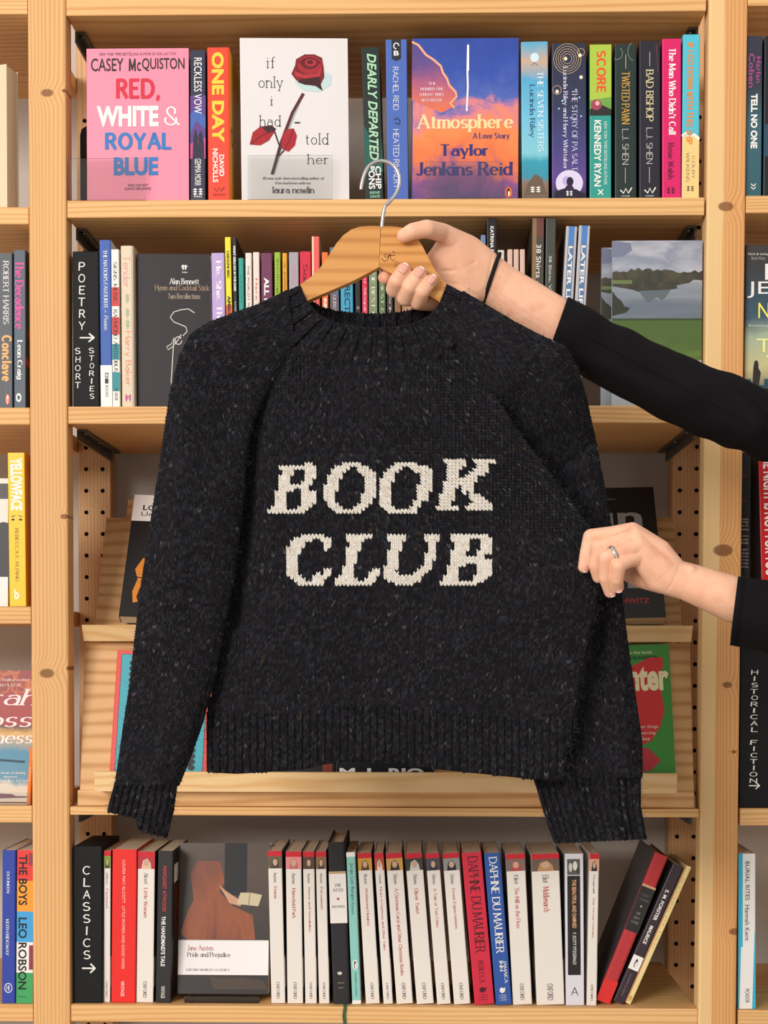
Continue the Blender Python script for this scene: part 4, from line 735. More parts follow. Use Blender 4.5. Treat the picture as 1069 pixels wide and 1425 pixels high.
ox('white classic lettered Great Expectations left of the crimson spine', (615, 639, 632, 655, 1187, 1399), 'Dickens', 'Great Expectations', '#8E9290', .27, .09, '#22262A')
def dm(label, q, col, tc, t2, two):
    return sp_book(label, q, ZE, .129, col, Y=.012, group=G5, sp=[S('DAPHNE DU MAURIER', .28, .025, .78, .66, tc, 'serif')] + [S(s, .42+.24*(1-i) if two else .35, .71, (.62+.24*(1-i)) if two else .62, .86 if len(s) > 3 else .78, t2, 'serif') for i, s in enumerate(two or ['REBECCA'])] + [E(.45, .905, .15, .018, t2), G([(.5, .9), (.68, .885), (.6, .92)], t2)] + [T('A VIRAGO', .25, .935+.015*i, .68, .943+.015*i, t2) for i in range(3)])
dm('crimson spine with dark serif capitals, left of the royal blue one', (642, 670, 660, 689, 1186, 1399), '#CF2A42', '#4A0E1C', '#4A0E1C', None)
dm('royal blue spine with white serif capitals, right of the crimson one', (673, 696, 690, 713, 1187, 1400), '#2F57A4', '#EDEBE4', '#EDEBE4', ['JAMAICA', 'INN'])
ox('white classic lettered The Mill on the Floss', (703, 731, 714, 741, 1188, 1400), 'Eliot', 'The Mill on the Floss', '#7E6A66', .27, .08, '#B34A4A')
ox('thick white classic lettered Middlemarch, the widest of the white row', (737, 780, 748, 785, 1188, 1401), 'Eliot', 'Middlemarch', '#6A5A4E', .17, .07, '#B98A5A')
sp_book('white spine with a long black panel and old photo, under the right cuff', (786, 812, 787, 814, 1188, 1402), ZE, .129, '#DCDAE2', Y=.014, group=G5, sp=[
    B(.12, .035, .82, .14, '#5A5854'), E(.3, .09, .1, .03, '#CFCBC4'), E(.55, .08, .12, .03, '#E0DCD4'), E(.7, .11, .08, .02, '#3A3836'), B(.12, .145, .82, .8, '#242021'), S('THE BEAUTIFUL AND DAMNED', .38, .17, .6, .49, '#E0A878', 'bold'), S('F. SCOTT FITZGERALD', .4, .52, .58, .73, WHT), T('A', .28, .88, .68, .935, INK, 'thin')])
ox('white classic with a black patterned cover side, last upright book on the right', (820, 835, 817, 830, 1188, 1402), 'Fitzgerald', 'The Great Gatsby', '#D9A58A', .27, .16, '#2E2A2A')
sp_book('leaning red cloth hardback with a dark label, first of three leaning books', (914, 935, 829, 849, 1190, 1403), ZE, .14, M('#B8383C', .75), hard=True, name='hardback_book', Y=.02, group=G5, back='#4A4648', front='#7A2A2C', sp=[
    B(0, .21, 1, .225, '#C9A27A'), B(0, .225, 1, .52, '#2B2928'), T('F. SCOTT', .25, .27, .75, .285, '#7A7570', 'serif'), T('Fitzgerald', .2, .3, .85, .315, '#7A7570', 'serif'), E(.5, .35, .06, .007, '#B9A88A'), T('THE', .35, .39, .65, .405, '#9A948A', 'serif'), T('GREAT', .28, .42, .72, .435, '#9A948A', 'serif'), T('GATSBY', .22, .45, .78, .465, '#9A948A', 'serif'), B(0, .85, 1, 1, '#D9302E')])
sp_book('leaning dark plum paperback with a white bird panel, middle of three leaning books', (938, 955, 854, 868, 1205, 1401), ZE, .129, '#3A2D35', Y=.02, group=G5, sp=[S('E. M. FORSTER', .32, .18, .66, .4, WHT, 'bold'), S('MAURICE', .32, .44, .66, .57, WHT, 'bold'), B(0, .66, 1, .76, WHT)] + penguin(.5, .71, .26, .038, WHT, INK, WHT) + [S('MODERN CLASSICS', .42, .79, .58, .95, '#8A7A80')])
sp_book('leaning pale yellow book with green leaf print, right one of three leaning books', (957, 966, 870, 878, 1206, 1403), ZE, .129, '#EBD79A', front=blend_mat('leaf_cover_print', [(.42, '#C9BE62'), (.6, '#C4BA60'), (.66, '#7A9A44'), (.72, '#C9BE62')], lo=0, hi=.2, nscale=26, namt=1.8), Y=.02, group=G5, sp=[B(0, 0, .15, 1, '#C9704A'), S('a room of two', .4, .08, .68, .6, '#C9A85A', 'serif'), E(.5, .96, .25, .02, '#C9A85A')])
sp_book('white spine edged in turquoise lettered BURIAL RITES, bottom right bay', (1027.5, 1052, 1027.5, 1052, 1188, 1405), RZ[5], .129, '#EEEBE8', front='#39B5D6', back='#39B5D6', Y=.006, sp=[B(0, 0, .25, .6, '#39B5D6'), G([(0, .6), (.25, .0), (.25, .0), (.25, .2), (.05, 1), (0, 1)], '#39B5D6'), G([(.8, 1), (.95, .5), (1, .5), (1, 1)], '#39B5D6'), S('BURIAL RITES', .4, .05, .66, .3, INK), S('Hannah Kent', .38, .33, .64, .56, INK), S('PICADOR', .4, .87, .64, .96, INK)])
# marker ribbon hanging over the shelf edge
m = MB(); r0 = P(480, 1397, .012); pts = [(r0.x, .010, ZE+.0012), (r0.x+.001, .002, ZE+.0012), (r0.x+.001, -.0012, ZE-.001), (r0.x-.0005, -.0014, ZE-.012), (r0.x+.001, -.0014, ZE-.024)]
vs = []; 
for p in pts: vs += [(p[0]-.0022, p[1], p[2]), (p[0]+.0022, p[1], p[2])]
m.add(vs, [(2*i, 2*i+1, 2*i+3, 2*i+2) for i in range(4)], M('#3A5A3A', .7)); o = m.build('ribbon_bookmark'); o.modifiers.new('t', 'SOLIDIFY').thickness = .0004
tag(o, 'thin green ribbon bookmark hanging over the bottom shelf edge below the black hardback', 'bookmark')
# ------------------------------------------------------------------ the jumper
Y0 = -.36
RMn = np.array(RM); CAMn = np.array(CAM)
def Pn(px, py, Y):
    px, py, Y = np.broadcast_arrays(np.asarray(px, float), np.asarray(py, float), np.asarray(Y, float))
    d = np.stack([(px-PCX)/F_PX, np.ones_like(px), -(py-PCY)/F_PX], -1) @ RMn.T
    return CAMn + d*((Y-CAMn[1])/d[..., 1])[..., None]
def yarn(name, stops, sheen=.25):
    m = bpy.data.materials.new(name); m.use_nodes = True; nt = m.node_tree; N, L, b = nodes(m)
    at = N.new('ShaderNodeAttribute'); at.attribute_name = 'fleck'
    r = ramp(nt, stops); r.color_ramp.interpolation = 'CONSTANT'; L.new(at.outputs['Fac'], r.inputs[0])
    tc = N.new('ShaderNodeTexCoord'); n = noise(nt, tc.outputs['Object'], 900, 2)
    k = ramp(nt, [(.3, .5), (.7, .84)]); L.new(n.outputs[0], k.inputs[0])
    mx = N.new('ShaderNodeMix'); mx.data_type = 'RGBA'; mx.blend_type = 'MULTIPLY'; mx.inputs[0].default_value = 1
    L.new(r.outputs[0], mx.inputs[6]); L.new(k.outputs[0], mx.inputs[7]); L.new(mx.outputs[2], b.inputs['Base Color'])
    b.inputs['Roughness'].default_value = .95; b.inputs['Specular IOR Level'].default_value = .12
    b.inputs['Sheen Weight'].default_value = sheen; b.inputs['Sheen Roughness'].default_value = .4; b.inputs['Sheen Tint'].default_value = (.5, .5, .55, 1)
    return m
DARK = yarn('charcoal_tweed_yarn', [(0, '#222126'), (.36, '#2A292E'), (.62, '#1C1B1F'), (.82, '#323238'), (.935, '#38383E'), (.976, '#1F2D36'), (.982, '#55555A'), (.992, '#43382E'), (.9965, '#7E7C7A')], .06)
CREAM = yarn('cream_yarn', [(0, '#FAF3E8'), (.4, '#F4EADB'), (.75, '#FDF8F0')], .1)
def resample(pts, n):
    pts = np.array(pts, float); d = np.r_[0, np.cumsum(np.linalg.norm(np.diff(pts, axis=0), axis=1))]
    return pts, d
class Strip:
    """a knitted piece: pairs of (left edge, right edge) from its start to its end, a middle depth and a half thickness along it"""
    def __init__(s, L, R, mid, half, pw=2.6, extra=None, sh=None):
        s.L, s.R = np.array(L, float), np.array(R, float)
        c = (s.L+s.R)/2; d = np.r_[0, np.cumsum(np.linalg.norm(np.diff(c, axis=0), axis=1))]; s.len = d[-1]; s.k = d/d[-1]
        s.mid = np.array(mid, float); s.half = np.array(half, float); s.pw = pw; s.extra = extra; s.sh = sh
    def px(s, u, t):
        lx, ly, rx, ry = (np.interp(t, s.k, a) for a in (s.L[:, 0], s.L[:, 1], s.R[:, 0], s.R[:, 1]))
        x, y = lx+(rx-lx)*u, ly+(ry-ly)*u
        if s.sh is not None: dx, dy = s.sh(u, t); x = x+dx; y = y+dy
        return x, y
    def at(s, u, t, back=False, inset=0.0):
        u, t = np.broadcast_arrays(np.asarray(u, float), np.asarray(t, float))
        x, y = s.px(u, t)
        m = np.interp(t, s.mid[:, 0], s.mid[:, 1]); h = np.interp(t, s.half[:, 0], s.half[:, 1])
        pr = np.clip(1-np.abs(2*np.clip(u, 0, 1)-1)**s.pw, 0, 1)**.55
        if back: Y = m + h*.85*pr - inset
        else:
            Y = m - h*pr + inset
            if s.extra is not None: Y = Y + s.extra(x, y, u, t)*np.minimum(1, pr*1.5)
        return Pn(x, y, Y0+Y)
    def width(s, t):
        a, b = s.px(np.zeros_like(t), t), s.px(np.ones_like(t), t)
        return np.hypot(a[0]-b[0], a[1]-b[1])
class Knit:
    """gathers base cloth, yarn loops and loose fibres into one mesh"""
    def __init__(s): s.v = []; s.q = []; s.fl = []; s.n = 0
    def grid(s, a, wrap=False):
        r, c, _ = a.shape; i = np.arange(r*c).reshape(r, c) + s.n
        if wrap: i = np.c_[i, i[:, :1]]
        s.q.append(np.stack([i[:-1, :-1], i[:-1, 1:], i[1:, 1:], i[1:, :-1]], -1).reshape(-1, 4))
        s.v.append(a.reshape(-1, 3)); s.fl.append(np.full(r*c, .7)); s.n += r*c
    def base(s, st, nu=40, nt=60, inset=.0016, t0=0.0, t1=1.0):
        t = np.linspace(t0, t1, nt)[:, None]; u = np.linspace(.012, .988, nu)[None, :]
        f = st.at(u+t*0, t+u*0, False, inset); b = st.at(u[:, ::-1]+t*0, t+u*0, True, inset)
        s.grid(np.concatenate([f, b], 1), True)
    def leaves(s, c, ea, eb, n, side, fl, rad=.27, bl=.82, lift=.0):
        """c centres; ea across (one stitch), eb along (one row), n outwards; side +-1 picks the left or right leg of the V"""
        k = len(c); ks = np.array([0.0, .16, .5, .84, 1.0]); rr = np.array([.35, .85, 1.0, .85, .3]); S_ = 5
        ang = np.arange(S_)*2*np.pi/S_
        al = np.linalg.norm(ea, axis=1)[:, None]
        r0 = np.array([side*.43, -bl]); r1 = np.array([side*.10, bl])
        vs = np.zeros((k, len(ks), S_, 3))
        for a, (q, r) in enumerate(zip(ks, rr)):
            p = r0+(r1-r0)*q
            cc = c + ea*p[0] + eb*p[1] + n*al*(.10*math.sin(math.pi*q) + .16*(q-.5) + lift)
            for j in range(S_):
                vs[:, a, j] = cc + (ea*np.cos(ang[j]) + n*al*np.sin(ang[j])*.8)*(rad*r)
        i = (np.arange(k)*len(ks)*S_)[:, None, None] + (np.arange(len(ks))*S_)[None, :, None] + np.arange(S_)[None, None, :] + s.n
        j = np.roll(i, -1, 2)
        s.q.append(np.stack([i[:, :-1], j[:, :-1], j[:, 1:], i[:, 1:]], -1).reshape(-1, 4))
        s.v.append(vs.reshape(-1, 3)); s.fl.append(np.repeat(fl, len(ks)*S_)); s.n += k*len(ks)*S_
    def stitches(s, st, u, t, du, dt, rad=.27, lift=0.0, back=False, fl=None, bl=.82):
        if len(u) == 0: return
        e = 1e-3
        c = st.at(u, t, back); ea = (st.at(np.minimum(u+e, 1), t, back)-st.at(np.maximum(u-e, 0), t, back)); wu = np.minimum(u+e, 1)-np.maximum(u-e, 0)
        eb = (st.at(u, t+e, back)-st.at(u, t-e, back))/(2*e)*np.asarray(dt).reshape(-1, 1)
        ea = ea/wu[:, None]*np.asarray(du).reshape(-1, 1)
        n = np.cross(ea, eb); n /= np.linalg.norm(n, axis=1)[:, None]+1e-12
        n *= np.where(n[:, 1] > 0, -1, 1)[:, None] if not back else np.where(n[:, 1] < 0, -1, 1)[:, None]
        # keep the loops round even where the cloth turns away
        c = c + rng.normal(0, .00012, c.shape)
        f = rng.random(len(u)) if fl is None else fl
        for sd in (-1, 1): s.leaves(c, ea, eb, n, sd, np.where(rng.random(len(u)) < .5, f, rng.random(len(u))), rad*rng.uniform(.9, 1.1), bl, lift)
    def fuzz(s, st, n, lo=.003, hi=.008, t0=0, t1=1):
        u, t = rng.random(n), t0+(t1-t0)*rng.random(n); edge = rng.random(n) < .3; u = np.where(edge, np.where(rng.random(n) < .5, .004, .996), u)
        c = st.at(u, t); d = rng.normal(0, 1, (n, 3)); d[:, 1] = -np.abs(d[:, 1])*.35; d /= np.linalg.norm(d, axis=1)[:, None]
        cur = rng.normal(0, .5, (n, 3)); ln = rng.uniform(lo, hi, n)[:, None]
        w = np.cross(d, [0, 1, 0]); w /= np.linalg.norm(w, axis=1)[:, None]+1e-9; w *= .00009
        pts = [c + n_ for n_ in (np.array([0, -.0006, 0]) + d*0, d*ln*.5 + cur*ln*.06, d*ln + cur*ln*.3)]
        a = np.stack([np.stack([p-w, p+w], 1) for p in pts], 1)      # n,3,2,3
        i = (np.arange(n)*6)[:, None] + s.n
        s.q.append(np.concatenate([i+[0, 1, 3, 2], i+[2, 3, 5, 4]], 0)); s.v.append(a.reshape(-1, 3)); s.fl.append(np.repeat(rng.choice([.85, .95, .985, .3, .999], n, p=[.3, .3, .12, .2, .08]), 6)); s.n += 6*n
    def build(s, name, parent, mat):
        v = np.concatenate(s.v); q = np.concatenate(s.q); fl = np.concatenate(s.fl)
        v = v - np.array(parent.location)
        me = bpy.data.meshes.new(name); me.vertices.add(len(v)); me.vertices.foreach_set('co', v.astype(np.float32).ravel())
        me.loops.add(q.size); me.loops.foreach_set('vertex_index', q.astype(np.int32).ravel())
        me.polygons.add(len(q)); me.polygons.foreach_set('loop_start', np.arange(0, q.size, 4, dtype=np.int32))
        me.polygons.foreach_set('use_smooth', np.ones(len(q), bool)); me.update(calc_edges=True)
        a = me.attributes.new('fleck', 'FLOAT', 'POINT'); a.data.foreach_set('value', fl.astype(np.float32))
        me.materials.append(mat); o = bpy.data.objects.new(name, me); COL.objects.link(o); o.parent = parent
        return o
CW, RH = 5.2, 4.35      # one stitch, one row, in photo pixels at the jumper
def seg(x, y, a, b, w):
    """soft fold along the segment a-b"""
    ax, ay = a; bx, by = b; l2 = (bx-ax)**2+(by-ay)**2; k = np.clip(((x-ax)*(bx-ax)+(y-ay)*(by-ay))/l2, 0, 1)
    return np.exp(-((x-ax-k*(bx-ax))**2+(y-ay-k*(by-ay))**2)/(w*w))
def body_fold(x, y, u, t):
    z = -.016*seg(x, y, (700, 570), (838, 770), 30) + .007*seg(x, y, (640, 600), (780, 800), 40) - .005*seg(x, y, (835, 780), (640, 900), 34)
    z = z + .016*seg(x, y, (352, 560), (322, 860), 20) - .004*seg(x, y, (400, 520), (372, 900), 30)
    z = z - .004*seg(x, y, (430, 880), (440, 1080), 40) + .003*seg(x, y, (520, 860), (530, 1080), 35) - .003*seg(x, y, (610, 880), (640, 1080), 40) + .003*seg(x, y, (700, 900), (720, 1090), 30)
    return z + .0016*np.sin(x/37+y/90)*np.sin(y/61+1)
HEM = np.array([(286, 1075), (330, 1077), (420, 1071), (450, 1064), (480, 1060), (540, 1062), (620, 1072), (700, 1080), (745, 1085), (792, 1088)], float)
def body_shift(u, t):
    L_, R_ = 287, 791
    return 0.0, (np.interp(L_+(R_-L_)*u, HEM[:, 0], HEM[:, 1])-1075)*np.clip((t-.55)/.45, 0, 1)
BL = [(404, 474), (392, 496), (362, 540), (340, 590), (327, 650), (322, 700), (315, 780), (308, 850), (298, 915), (288, 985), (287, 1030), (288, 1075)]
BR = [(636, 474), (652, 500), (688, 545), (722, 598), (757, 645), (795, 693), (828, 740), (840, 790), (836, 832), (822, 890), (803, 985), (791, 1075)]
BL = [(BL[i][0], BL[i][1]) for i in range(12)]
ys = [474, 500, 545, 598, 645, 693, 740, 790, 832, 890, 985, 1075]
def xi(poly, y): p = np.array(poly, float); return float(np.interp(y, p[:, 1], p[:, 0]))
body = Strip([(xi(BL, y), y) for y in ys], [(xi(BR, y), y) for y in ys], [(0, 0), (.3, .004), (.6, .002), (1, 0)], [(0, .016), (.15, .02), (.5, .023), (1, .018)], 4.0, body_fold, body_shift)
SHL = [(400, 404), (360, 424), (322, 438), (290, 450), (266, 466), (251, 495), (240, 540), (232, 590), (225, 640), (212, 720), (200, 800), (190, 880), (182, 950), (172, 1010), (165, 1060), (160, 1092)]
SHR = [(412, 488), (402, 500), (390, 518), (376, 538), (364, 560), (354, 584), (346, 612), (341, 645), (339, 680), (334, 730), (325, 800), (312, 870), (297, 945), (281, 1005), (263, 1055), (248, 1092)]
def lsl_fold(x, y, u, t):
    s1 = np.clip((y-900)/120, 0, 1)
    z = -.006*np.tanh((u-.5)*9)*s1 - .005*seg(x, y, (262, 560), (238, 900), 22) + .006*seg(x, y, (300, 500), (322, 640), 24) - .005*seg(x, y, (330, 470), (300, 560), 18)
    return z + .0012*np.sin(y/33+x/20)
lsl = Strip(SHL, SHR, [(0, -.002), (.25, -.012), (.5, -.020), (1, -.014)], [(0, .014), (.12, .02), (.4, .026), (.8, .022), (1, .017)], 2.6, lsl_fold)
def step(u): return np.clip((u-.44)/.12, 0, 1)
def lcuff_sh(u, t): return 0*u, (step(u)*17-6)*t*1.0
lcuff = Strip([(160, 1092), (155, 1112), (150, 1136)], [(248, 1092), (243, 1122), (234, 1154)], [(0, -.014), (1, -.012)], [(0, .017), (.12, .013), (1, .015)], 2.6, lambda x, y, u, t: -.006*np.tanh((u-.5)*9), lcuff_sh)
RHo = [(645, 406), (680, 427), (715, 448), (745, 464), (786, 484), (803, 512), (816, 560), (828, 615), (840, 680), (852, 745), (862, 805), (868, 860), (875, 915), (885, 980), (893, 1030), (893, 1082)]
RHi = [(630, 487), (648, 503), (665, 524), (682, 550), (696, 582), (708, 615), (718, 655), (726, 700), (732, 745), (736, 790), (738, 840), (739, 885), (740, 930), (741, 990), (741, 1030), (744, 1084)]
def rsl_fold(x, y, u, t): return .03*np.exp(-u/.3)*np.clip((t-.1)/.12, 0, 1)*np.clip((.62-t)/.2, 0, 1) - .006*seg(x, y, (770, 500), (835, 700), 20) + .006*seg(x, y, (735, 510), (800, 700), 26) - .005*seg(x, y, (850, 840), (870, 1070), 16) + .004*seg(x, y, (825, 880), (835, 1080), 16) + .001*np.sin(y/31)
rsl = Strip(RHi, RHo, [(0, -.002), (.16, .000), (.26, .020), (.38, .058), (.7, .055), (1, .036)], [(0, .014), (.15, .02), (.5, .02), (1, .016)], 2.6, rsl_fold)
rcuff = Strip([(744, 1084), (756, 1125), (772, 1173)], [(893, 1082), (893, 1122), (901, 1167)], [(0, .036), (1, .03)], [(0, .016), (.12, .012), (1, .014)], 2.6, lambda x, y, u, t: .004*np.sin(u*16))
# neckband: start at the rim, end at the yoke; u runs round the neck
RIM = [(418, 398), (427, 420), (444, 438), (468, 450), (497, 455.5), (522, 456.5), (552, 455), (578, 450), (597, 440), (611, 424), (622, 397)]
YOKE = [(392, 409), (388, 440), (398, 476), (432, 502), (478, 514), (520, 517), (560, 514), (604, 503), (634, 478), (650, 446), (650, 411)]
class Band:
    def __init__(s, A, B_, dep, back=False):
        f = lambda p: np.array(p, float)
        s.A, s.B = f(A), f(B_); s.k = np.linspace(0, 1, len(A)); s.dep = dep; s.bk = back
    def px(s, u, t):
        g = lambda a: np.interp(u, s.k, a)
        return g(s.A[:, 0])*(1-t)+g(s.B[:, 0])*t, g(s.A[:, 1])*(1-t)+g(s.B[:, 1])*t
    def at(s, u, t, back=False, inset=0.0):
        u, t = np.broadcast_arrays(np.asarray(u, float), np.asarray(t, float)); x, y = s.px(u, t)
        return Pn(x, y, Y0 + s.dep(u, t) + (.005-inset if back else inset))
fband = Band(RIM, YOKE, lambda u, t: .0 - .0062 - .0175*np.sin(np.pi*np.clip(u, 0, 1))**.8 + .003*(1-t) + .009*np.sin(np.pi*np.clip(u, 0, 1))*t - .0015*np.clip(np.sin(u*2*np.pi*15.5), -.6, .6)*t)
BRIM = [(418, 398), (428, 414), (446, 427), (470, 433.5), (497, 436), (522, 437), (552, 435.5), (578, 431), (597, 424), (611, 412), (622, 397)]
BLOW = [(414, 415), (425, 450), (445, 480), (470, 496), (497, 500), (522, 502), (552, 500), (578, 494), (600, 478), (615, 450), (626, 412)]
bband = Band(BRIM, BLOW, lambda u, t: .014 + .030*np.sin(np.pi*np.clip(u, 0, 1))**.6 - .002*t)

def col_cells(st, ncol, t0=0.0, t1=1.0, rows=None, drop=None):
    nr = rows or int(st.len*(t1-t0)/RH); t = t0 + (np.arange(nr)+.5)/nr*(t1-t0); u = (np.arange(ncol)+.5)/ncol
    U, T_ = np.meshgrid(u, t); keep = np.ones(U.shape, bool)
    if drop is not None: keep[:, drop(np.arange(ncol))] = False
    return U[keep], T_[keep], np.full(keep.sum(), 1/ncol), np.full(keep.sum(), (t1-t0)/nr)
LETT = {}
def rng_(s):
    o = []
    for p in s.split(','):
        if not p: continue
        a = p.split('-'); o += list(range(int(a[0]), int(a[-1])+1))
    return o
for nm, ch, x0, y0, cols in (
    ('B', 'B', 371.5, 643.5, '15;14-15;9-15;1,4-15;1-15;1-8,15;1-3,7-8,15;1,7,15;1,7,14-15;1,6-15;0-14;0-6,9-13;1-4,9-12'),
    ('O', 'O', 448.5, 643.5, '7-11;4-13;2-14;1-8,13-15;1-4,14-15;0-2,15;0-1,15;0,15;0,14-15;0-2,13-15;1-3,10-14;1-13;2-12;3-10'),
    ('O2', 'O', 530.5, 642.5, '5-13;3-14;2-15;1-5,14-15;0-2,15;0-1,15;0,15;0,15;0-1,14-15;0-2,12-15;1-2,7-13;1-11;1-11;2-8'),
    ('K', 'K', 605.5, 641.5, '15;11-15;0,7-15;0-15;0-12,15;0-8,15;0-2,6-7;0-1,6-10;5-9,15;4-12,14-15;0,3-6,11-15;0-4,11-15;0-4,12-15;0-3,13-15;0,14-15;0'),
    ('C', 'C', 397.5, 745.5, '4-12;2-13;1-14;1-5,13-15;0-3,14-15;0-1,15;0-1,15;0,13-15;0,12-15;0-1,13-15;1-4,11-13;1-3,11-12'),
    ('L', 'L', 464.5, 745.5, '14-15;13-15;10-15;0-1,4-15;0-15;0-8,14-15;0-4,15;0-1,15;0,14-15;0,12-15;11-14;11-12'),
    ('U', 'U', 536.5, 745.0, '10-13;0-1,5-14;0-14;0-10,12-15;0-4,13-15;0-1,13-15;13-15;13-15;12-14;11-14;10-12;0-1,6-11;0-10;0-7;0-1'),
    ('B2', 'B', 609.5, 744.5, '15;13-15;10-15;0-1,5-15;0-15;0-9,15;0-9,15;0-4,7-8,15;0,7-8,15;0,7-8,13-15;0,5-14;0-14;0-5,8-13;1-5,8-12')):
    LETT[nm] = (ch, round((x0-300)/CW), round((y0-470)/RH), [rng_(c) for c in cols.split(';')])
cellmap = {}
for nm, (ch, ci, rj, cols) in LETT.items():
    for i, rws in enumerate(cols):
        for r in rws: cellmap[(ci+i, rj+r)] = nm
jumper = empty('jumper', 'charcoal tweed knitted jumper with cream BOOK CLUB letters, hanging from the wooden hanger', 'jumper', (0.02, Y0, P(530, 1170, Y0).z))
def body_cells():
    """body stitches on an upright grid of columns and rows; the hem alternates ribs"""
    out = {}; ribs = []
    tt = np.linspace(0, 1, 400)
    yl = body.px(np.full(400, .5), tt)[1]
    j = np.arange(0, 145); i = np.arange(-8, 108)
    I, J = np.meshgrid(i, j); I, J = I.ravel(), J.ravel()
    X = 300+CW*(I+.5); Yp = 470+RH*(J+.5)
    # invert (u,t): rows are nearly level, so iterate
    t = np.interp(Yp, yl, tt)
    for _ in range(4):
        lx = body.px(np.zeros_like(t), t)[0]; rx = body.px(np.ones_like(t), t)[0]; u = (X-lx)/(rx-lx)
        y = body.px(np.clip(u, 0, 1), t)[1]; t = t + (Yp-y)/body.len
    ok = (u > .004) & (u < .989) & (t > 0) & (t < .997)
    return I[ok], J[ok], u[ok], t[ok], (CW/(rx-lx))[ok]
I, J, U_, T_, DU = body_cells()
DT = np.full(len(U_), RH/body.len)
nmz = np.array([cellmap.get((a, b), '') for a, b in zip(I, J)])
RIBT = .865
rib = T_ > RIBT
K = Knit(); K.base(body, 70, 90)
sel = (nmz == '') & ~rib; K.stitches(body, U_[sel], T_[sel], DU[sel], DT[sel], .29)
te = (np.arange(150)+.5)/150; te = te[te < RIBT]; K.stitches(body, np.full(len(te), .984), te, np.full(len(te), .012), np.full(len(te), 1/150), .3)
K.fuzz(body, 4200, t1=RIBT); K.build('body', jumper, DARK)
K = Knit(); sel = rib & (I % 2 == 0); K.stitches(body, U_[sel], T_[sel], DU[sel]*1.15, DT[sel], .33, .12); sel = rib & (I % 2 == 1); K.stitches(body, U_[sel], T_[sel], DU[sel], DT[sel], .25, -.26); K.base(body, 70, 12, .0026, RIBT-.005, .998); K.fuzz(body, 700, t0=RIBT); K.build('hem_rib', jumper, DARK)
for nm in LETT:
    K = Knit(); sel = nmz == nm; K.stitches(body, U_[sel], T_[sel], DU[sel], DT[sel], .32, .12, bl=.95)
    o = K.build('letter', jumper, CREAM); o['label'] = 'cream knitted letter ' + LETT[nm][0]
for st, nm, nc, nf in ((lsl, 'sleeve', 22, 1900), (rsl, 'sleeve', 27, 1900)):
    K = Knit(); K.base(st, 40, 90); K.stitches(st, *col_cells(st, nc), .29); K.fuzz(st, nf); K.build(nm, jumper, DARK)
for st, nm, nc in ((lcuff, 'cuff', 20), (rcuff, 'cuff', 30)):
    K = Knit(); K.base(st, 40, 14, .0026); K.stitches(st, *col_cells(st, nc, drop=lambda i: i % 2 == 1), .36, .14); K.stitches(st, *col_cells(st, nc, drop=lambda i: i % 2 == 0), .25, -.26); K.fuzz(st, 350); K.build(nm, jumper, DARK)
K = Knit()
for bd, nc, nr in ((fband, 62, 14), (bband, 50, 14)):
    u = np.linspace(0, 1, 80)[None, :]; t = np.linspace(0.0, 1, 16)[:, None]
    K.grid(bd.at(u+0*t, t+0*u, False, .0016)); K.grid(bd.at(u+0*t, t+0*u, True, .001))
    K.grid(np.stack([bd.at(u[0], 0*u[0], False, .0016), bd.at(u[0], 0*u[0], True, .001)], 0))
    uu = (np.arange(nc)+.5)/nc; tt = (np.arange(nr)+.5)/nr; U2, T2 = np.meshgrid(uu, tt); kk = np.arange(nc) % 4 < 2
    k2 = np.broadcast_to(kk, U2.shape)
    bd.len = 60
    K.stitches(bd, U2[k2], T2[k2], np.full(k2.sum(), 1/nc*1.05), np.full(k2.sum(), 1/nr), .31, .25)
    K.stitches(bd, U2[~k2], T2[~k2], np.full((~k2).sum(), 1/nc), np.full((~k2).sum(), 1/nr), .27, -.2)
    # cast-on edge
    ue = (np.arange(nc*2)+.5)/(nc*2); K.stitches(bd, ue, np.full(len(ue), .02), np.full(len(ue), .5/nc*1.5), np.full(len(ue), .03), .4, .15)
u = np.repeat(.5, 1)
K.build('neckband', jumper, DARK)

# ------------------------------------------------------------------ the hanger
hang_l = wood('hanger_wood_left', 'x', '#D79D5A', '#B2763A', [], .35, .32); hang_r = wood('hanger_wood_right', 'x', '#DBA05C', '#AE7034', [], .45, .32)
hanger = empty('coat_hanger', 'wooden coat hanger with a silver wire hook, held up by the upper hand', 'coat hanger', tuple(P(530, 345, Y0+.002)))
HL = [(530, 316.5), (515, 316), (501, 317), (489, 321), (478, 329), (468, 341), (458, 357), (446, 374), (432, 388), (416, 399), (390, 413), (350, 432), (310, 452), (292, 462), (290, 474), (300, 480), (330, 470), (380, 446), (410, 430), (432, 418), (460, 406), (490, 393), (515, 380), (528, 373)]
HR = [(530, 316.5), (545, 316.5), (558, 318), (570, 322), (580, 331), (588, 344), (596, 360), (606, 378), (618, 393), (634, 410), (660, 432), (700, 462), (738, 484), (740, 494), (730, 499), (715, 494), (680, 475), (640, 447), (610, 420), (590, 408), (565, 394), (545, 382), (528, 373)]
def wood_half(pts, mat, dy=0.0):
    pts = pts[::-1] if sum((b[0]-a[0])*(b[1]+a[1]) for a, b in zip(pts, pts[1:]+pts[:1])) > 0 else pts
    m = MB(); w = [P(x, y, Y0) for x, y in pts]
    m.extrude([(p.x, p.z) for p in w], Y0+.002-.0065, Y0+.002+.0065, mat, 'xz', smooth=False); local(m, hanger.location)
    o = m.build('shoulder_half', hanger); fix_normals(o)
    bv = o.modifiers.new('soft_edges', 'BEVEL'); bv.width = .0022; bv.segments = 3; bv.limit_method = 'ANGLE'; bv.angle_limit = .7
    return o
wood_half([(x-.35, y) if i in (0, 23) else (x, y) for i, (x, y) in enumerate(HL)], hang_l); wr = wood_half([(x+.35, y) if i in (0, 23) else (x, y) for i, (x, y) in enumerate(HR)], hang_r)
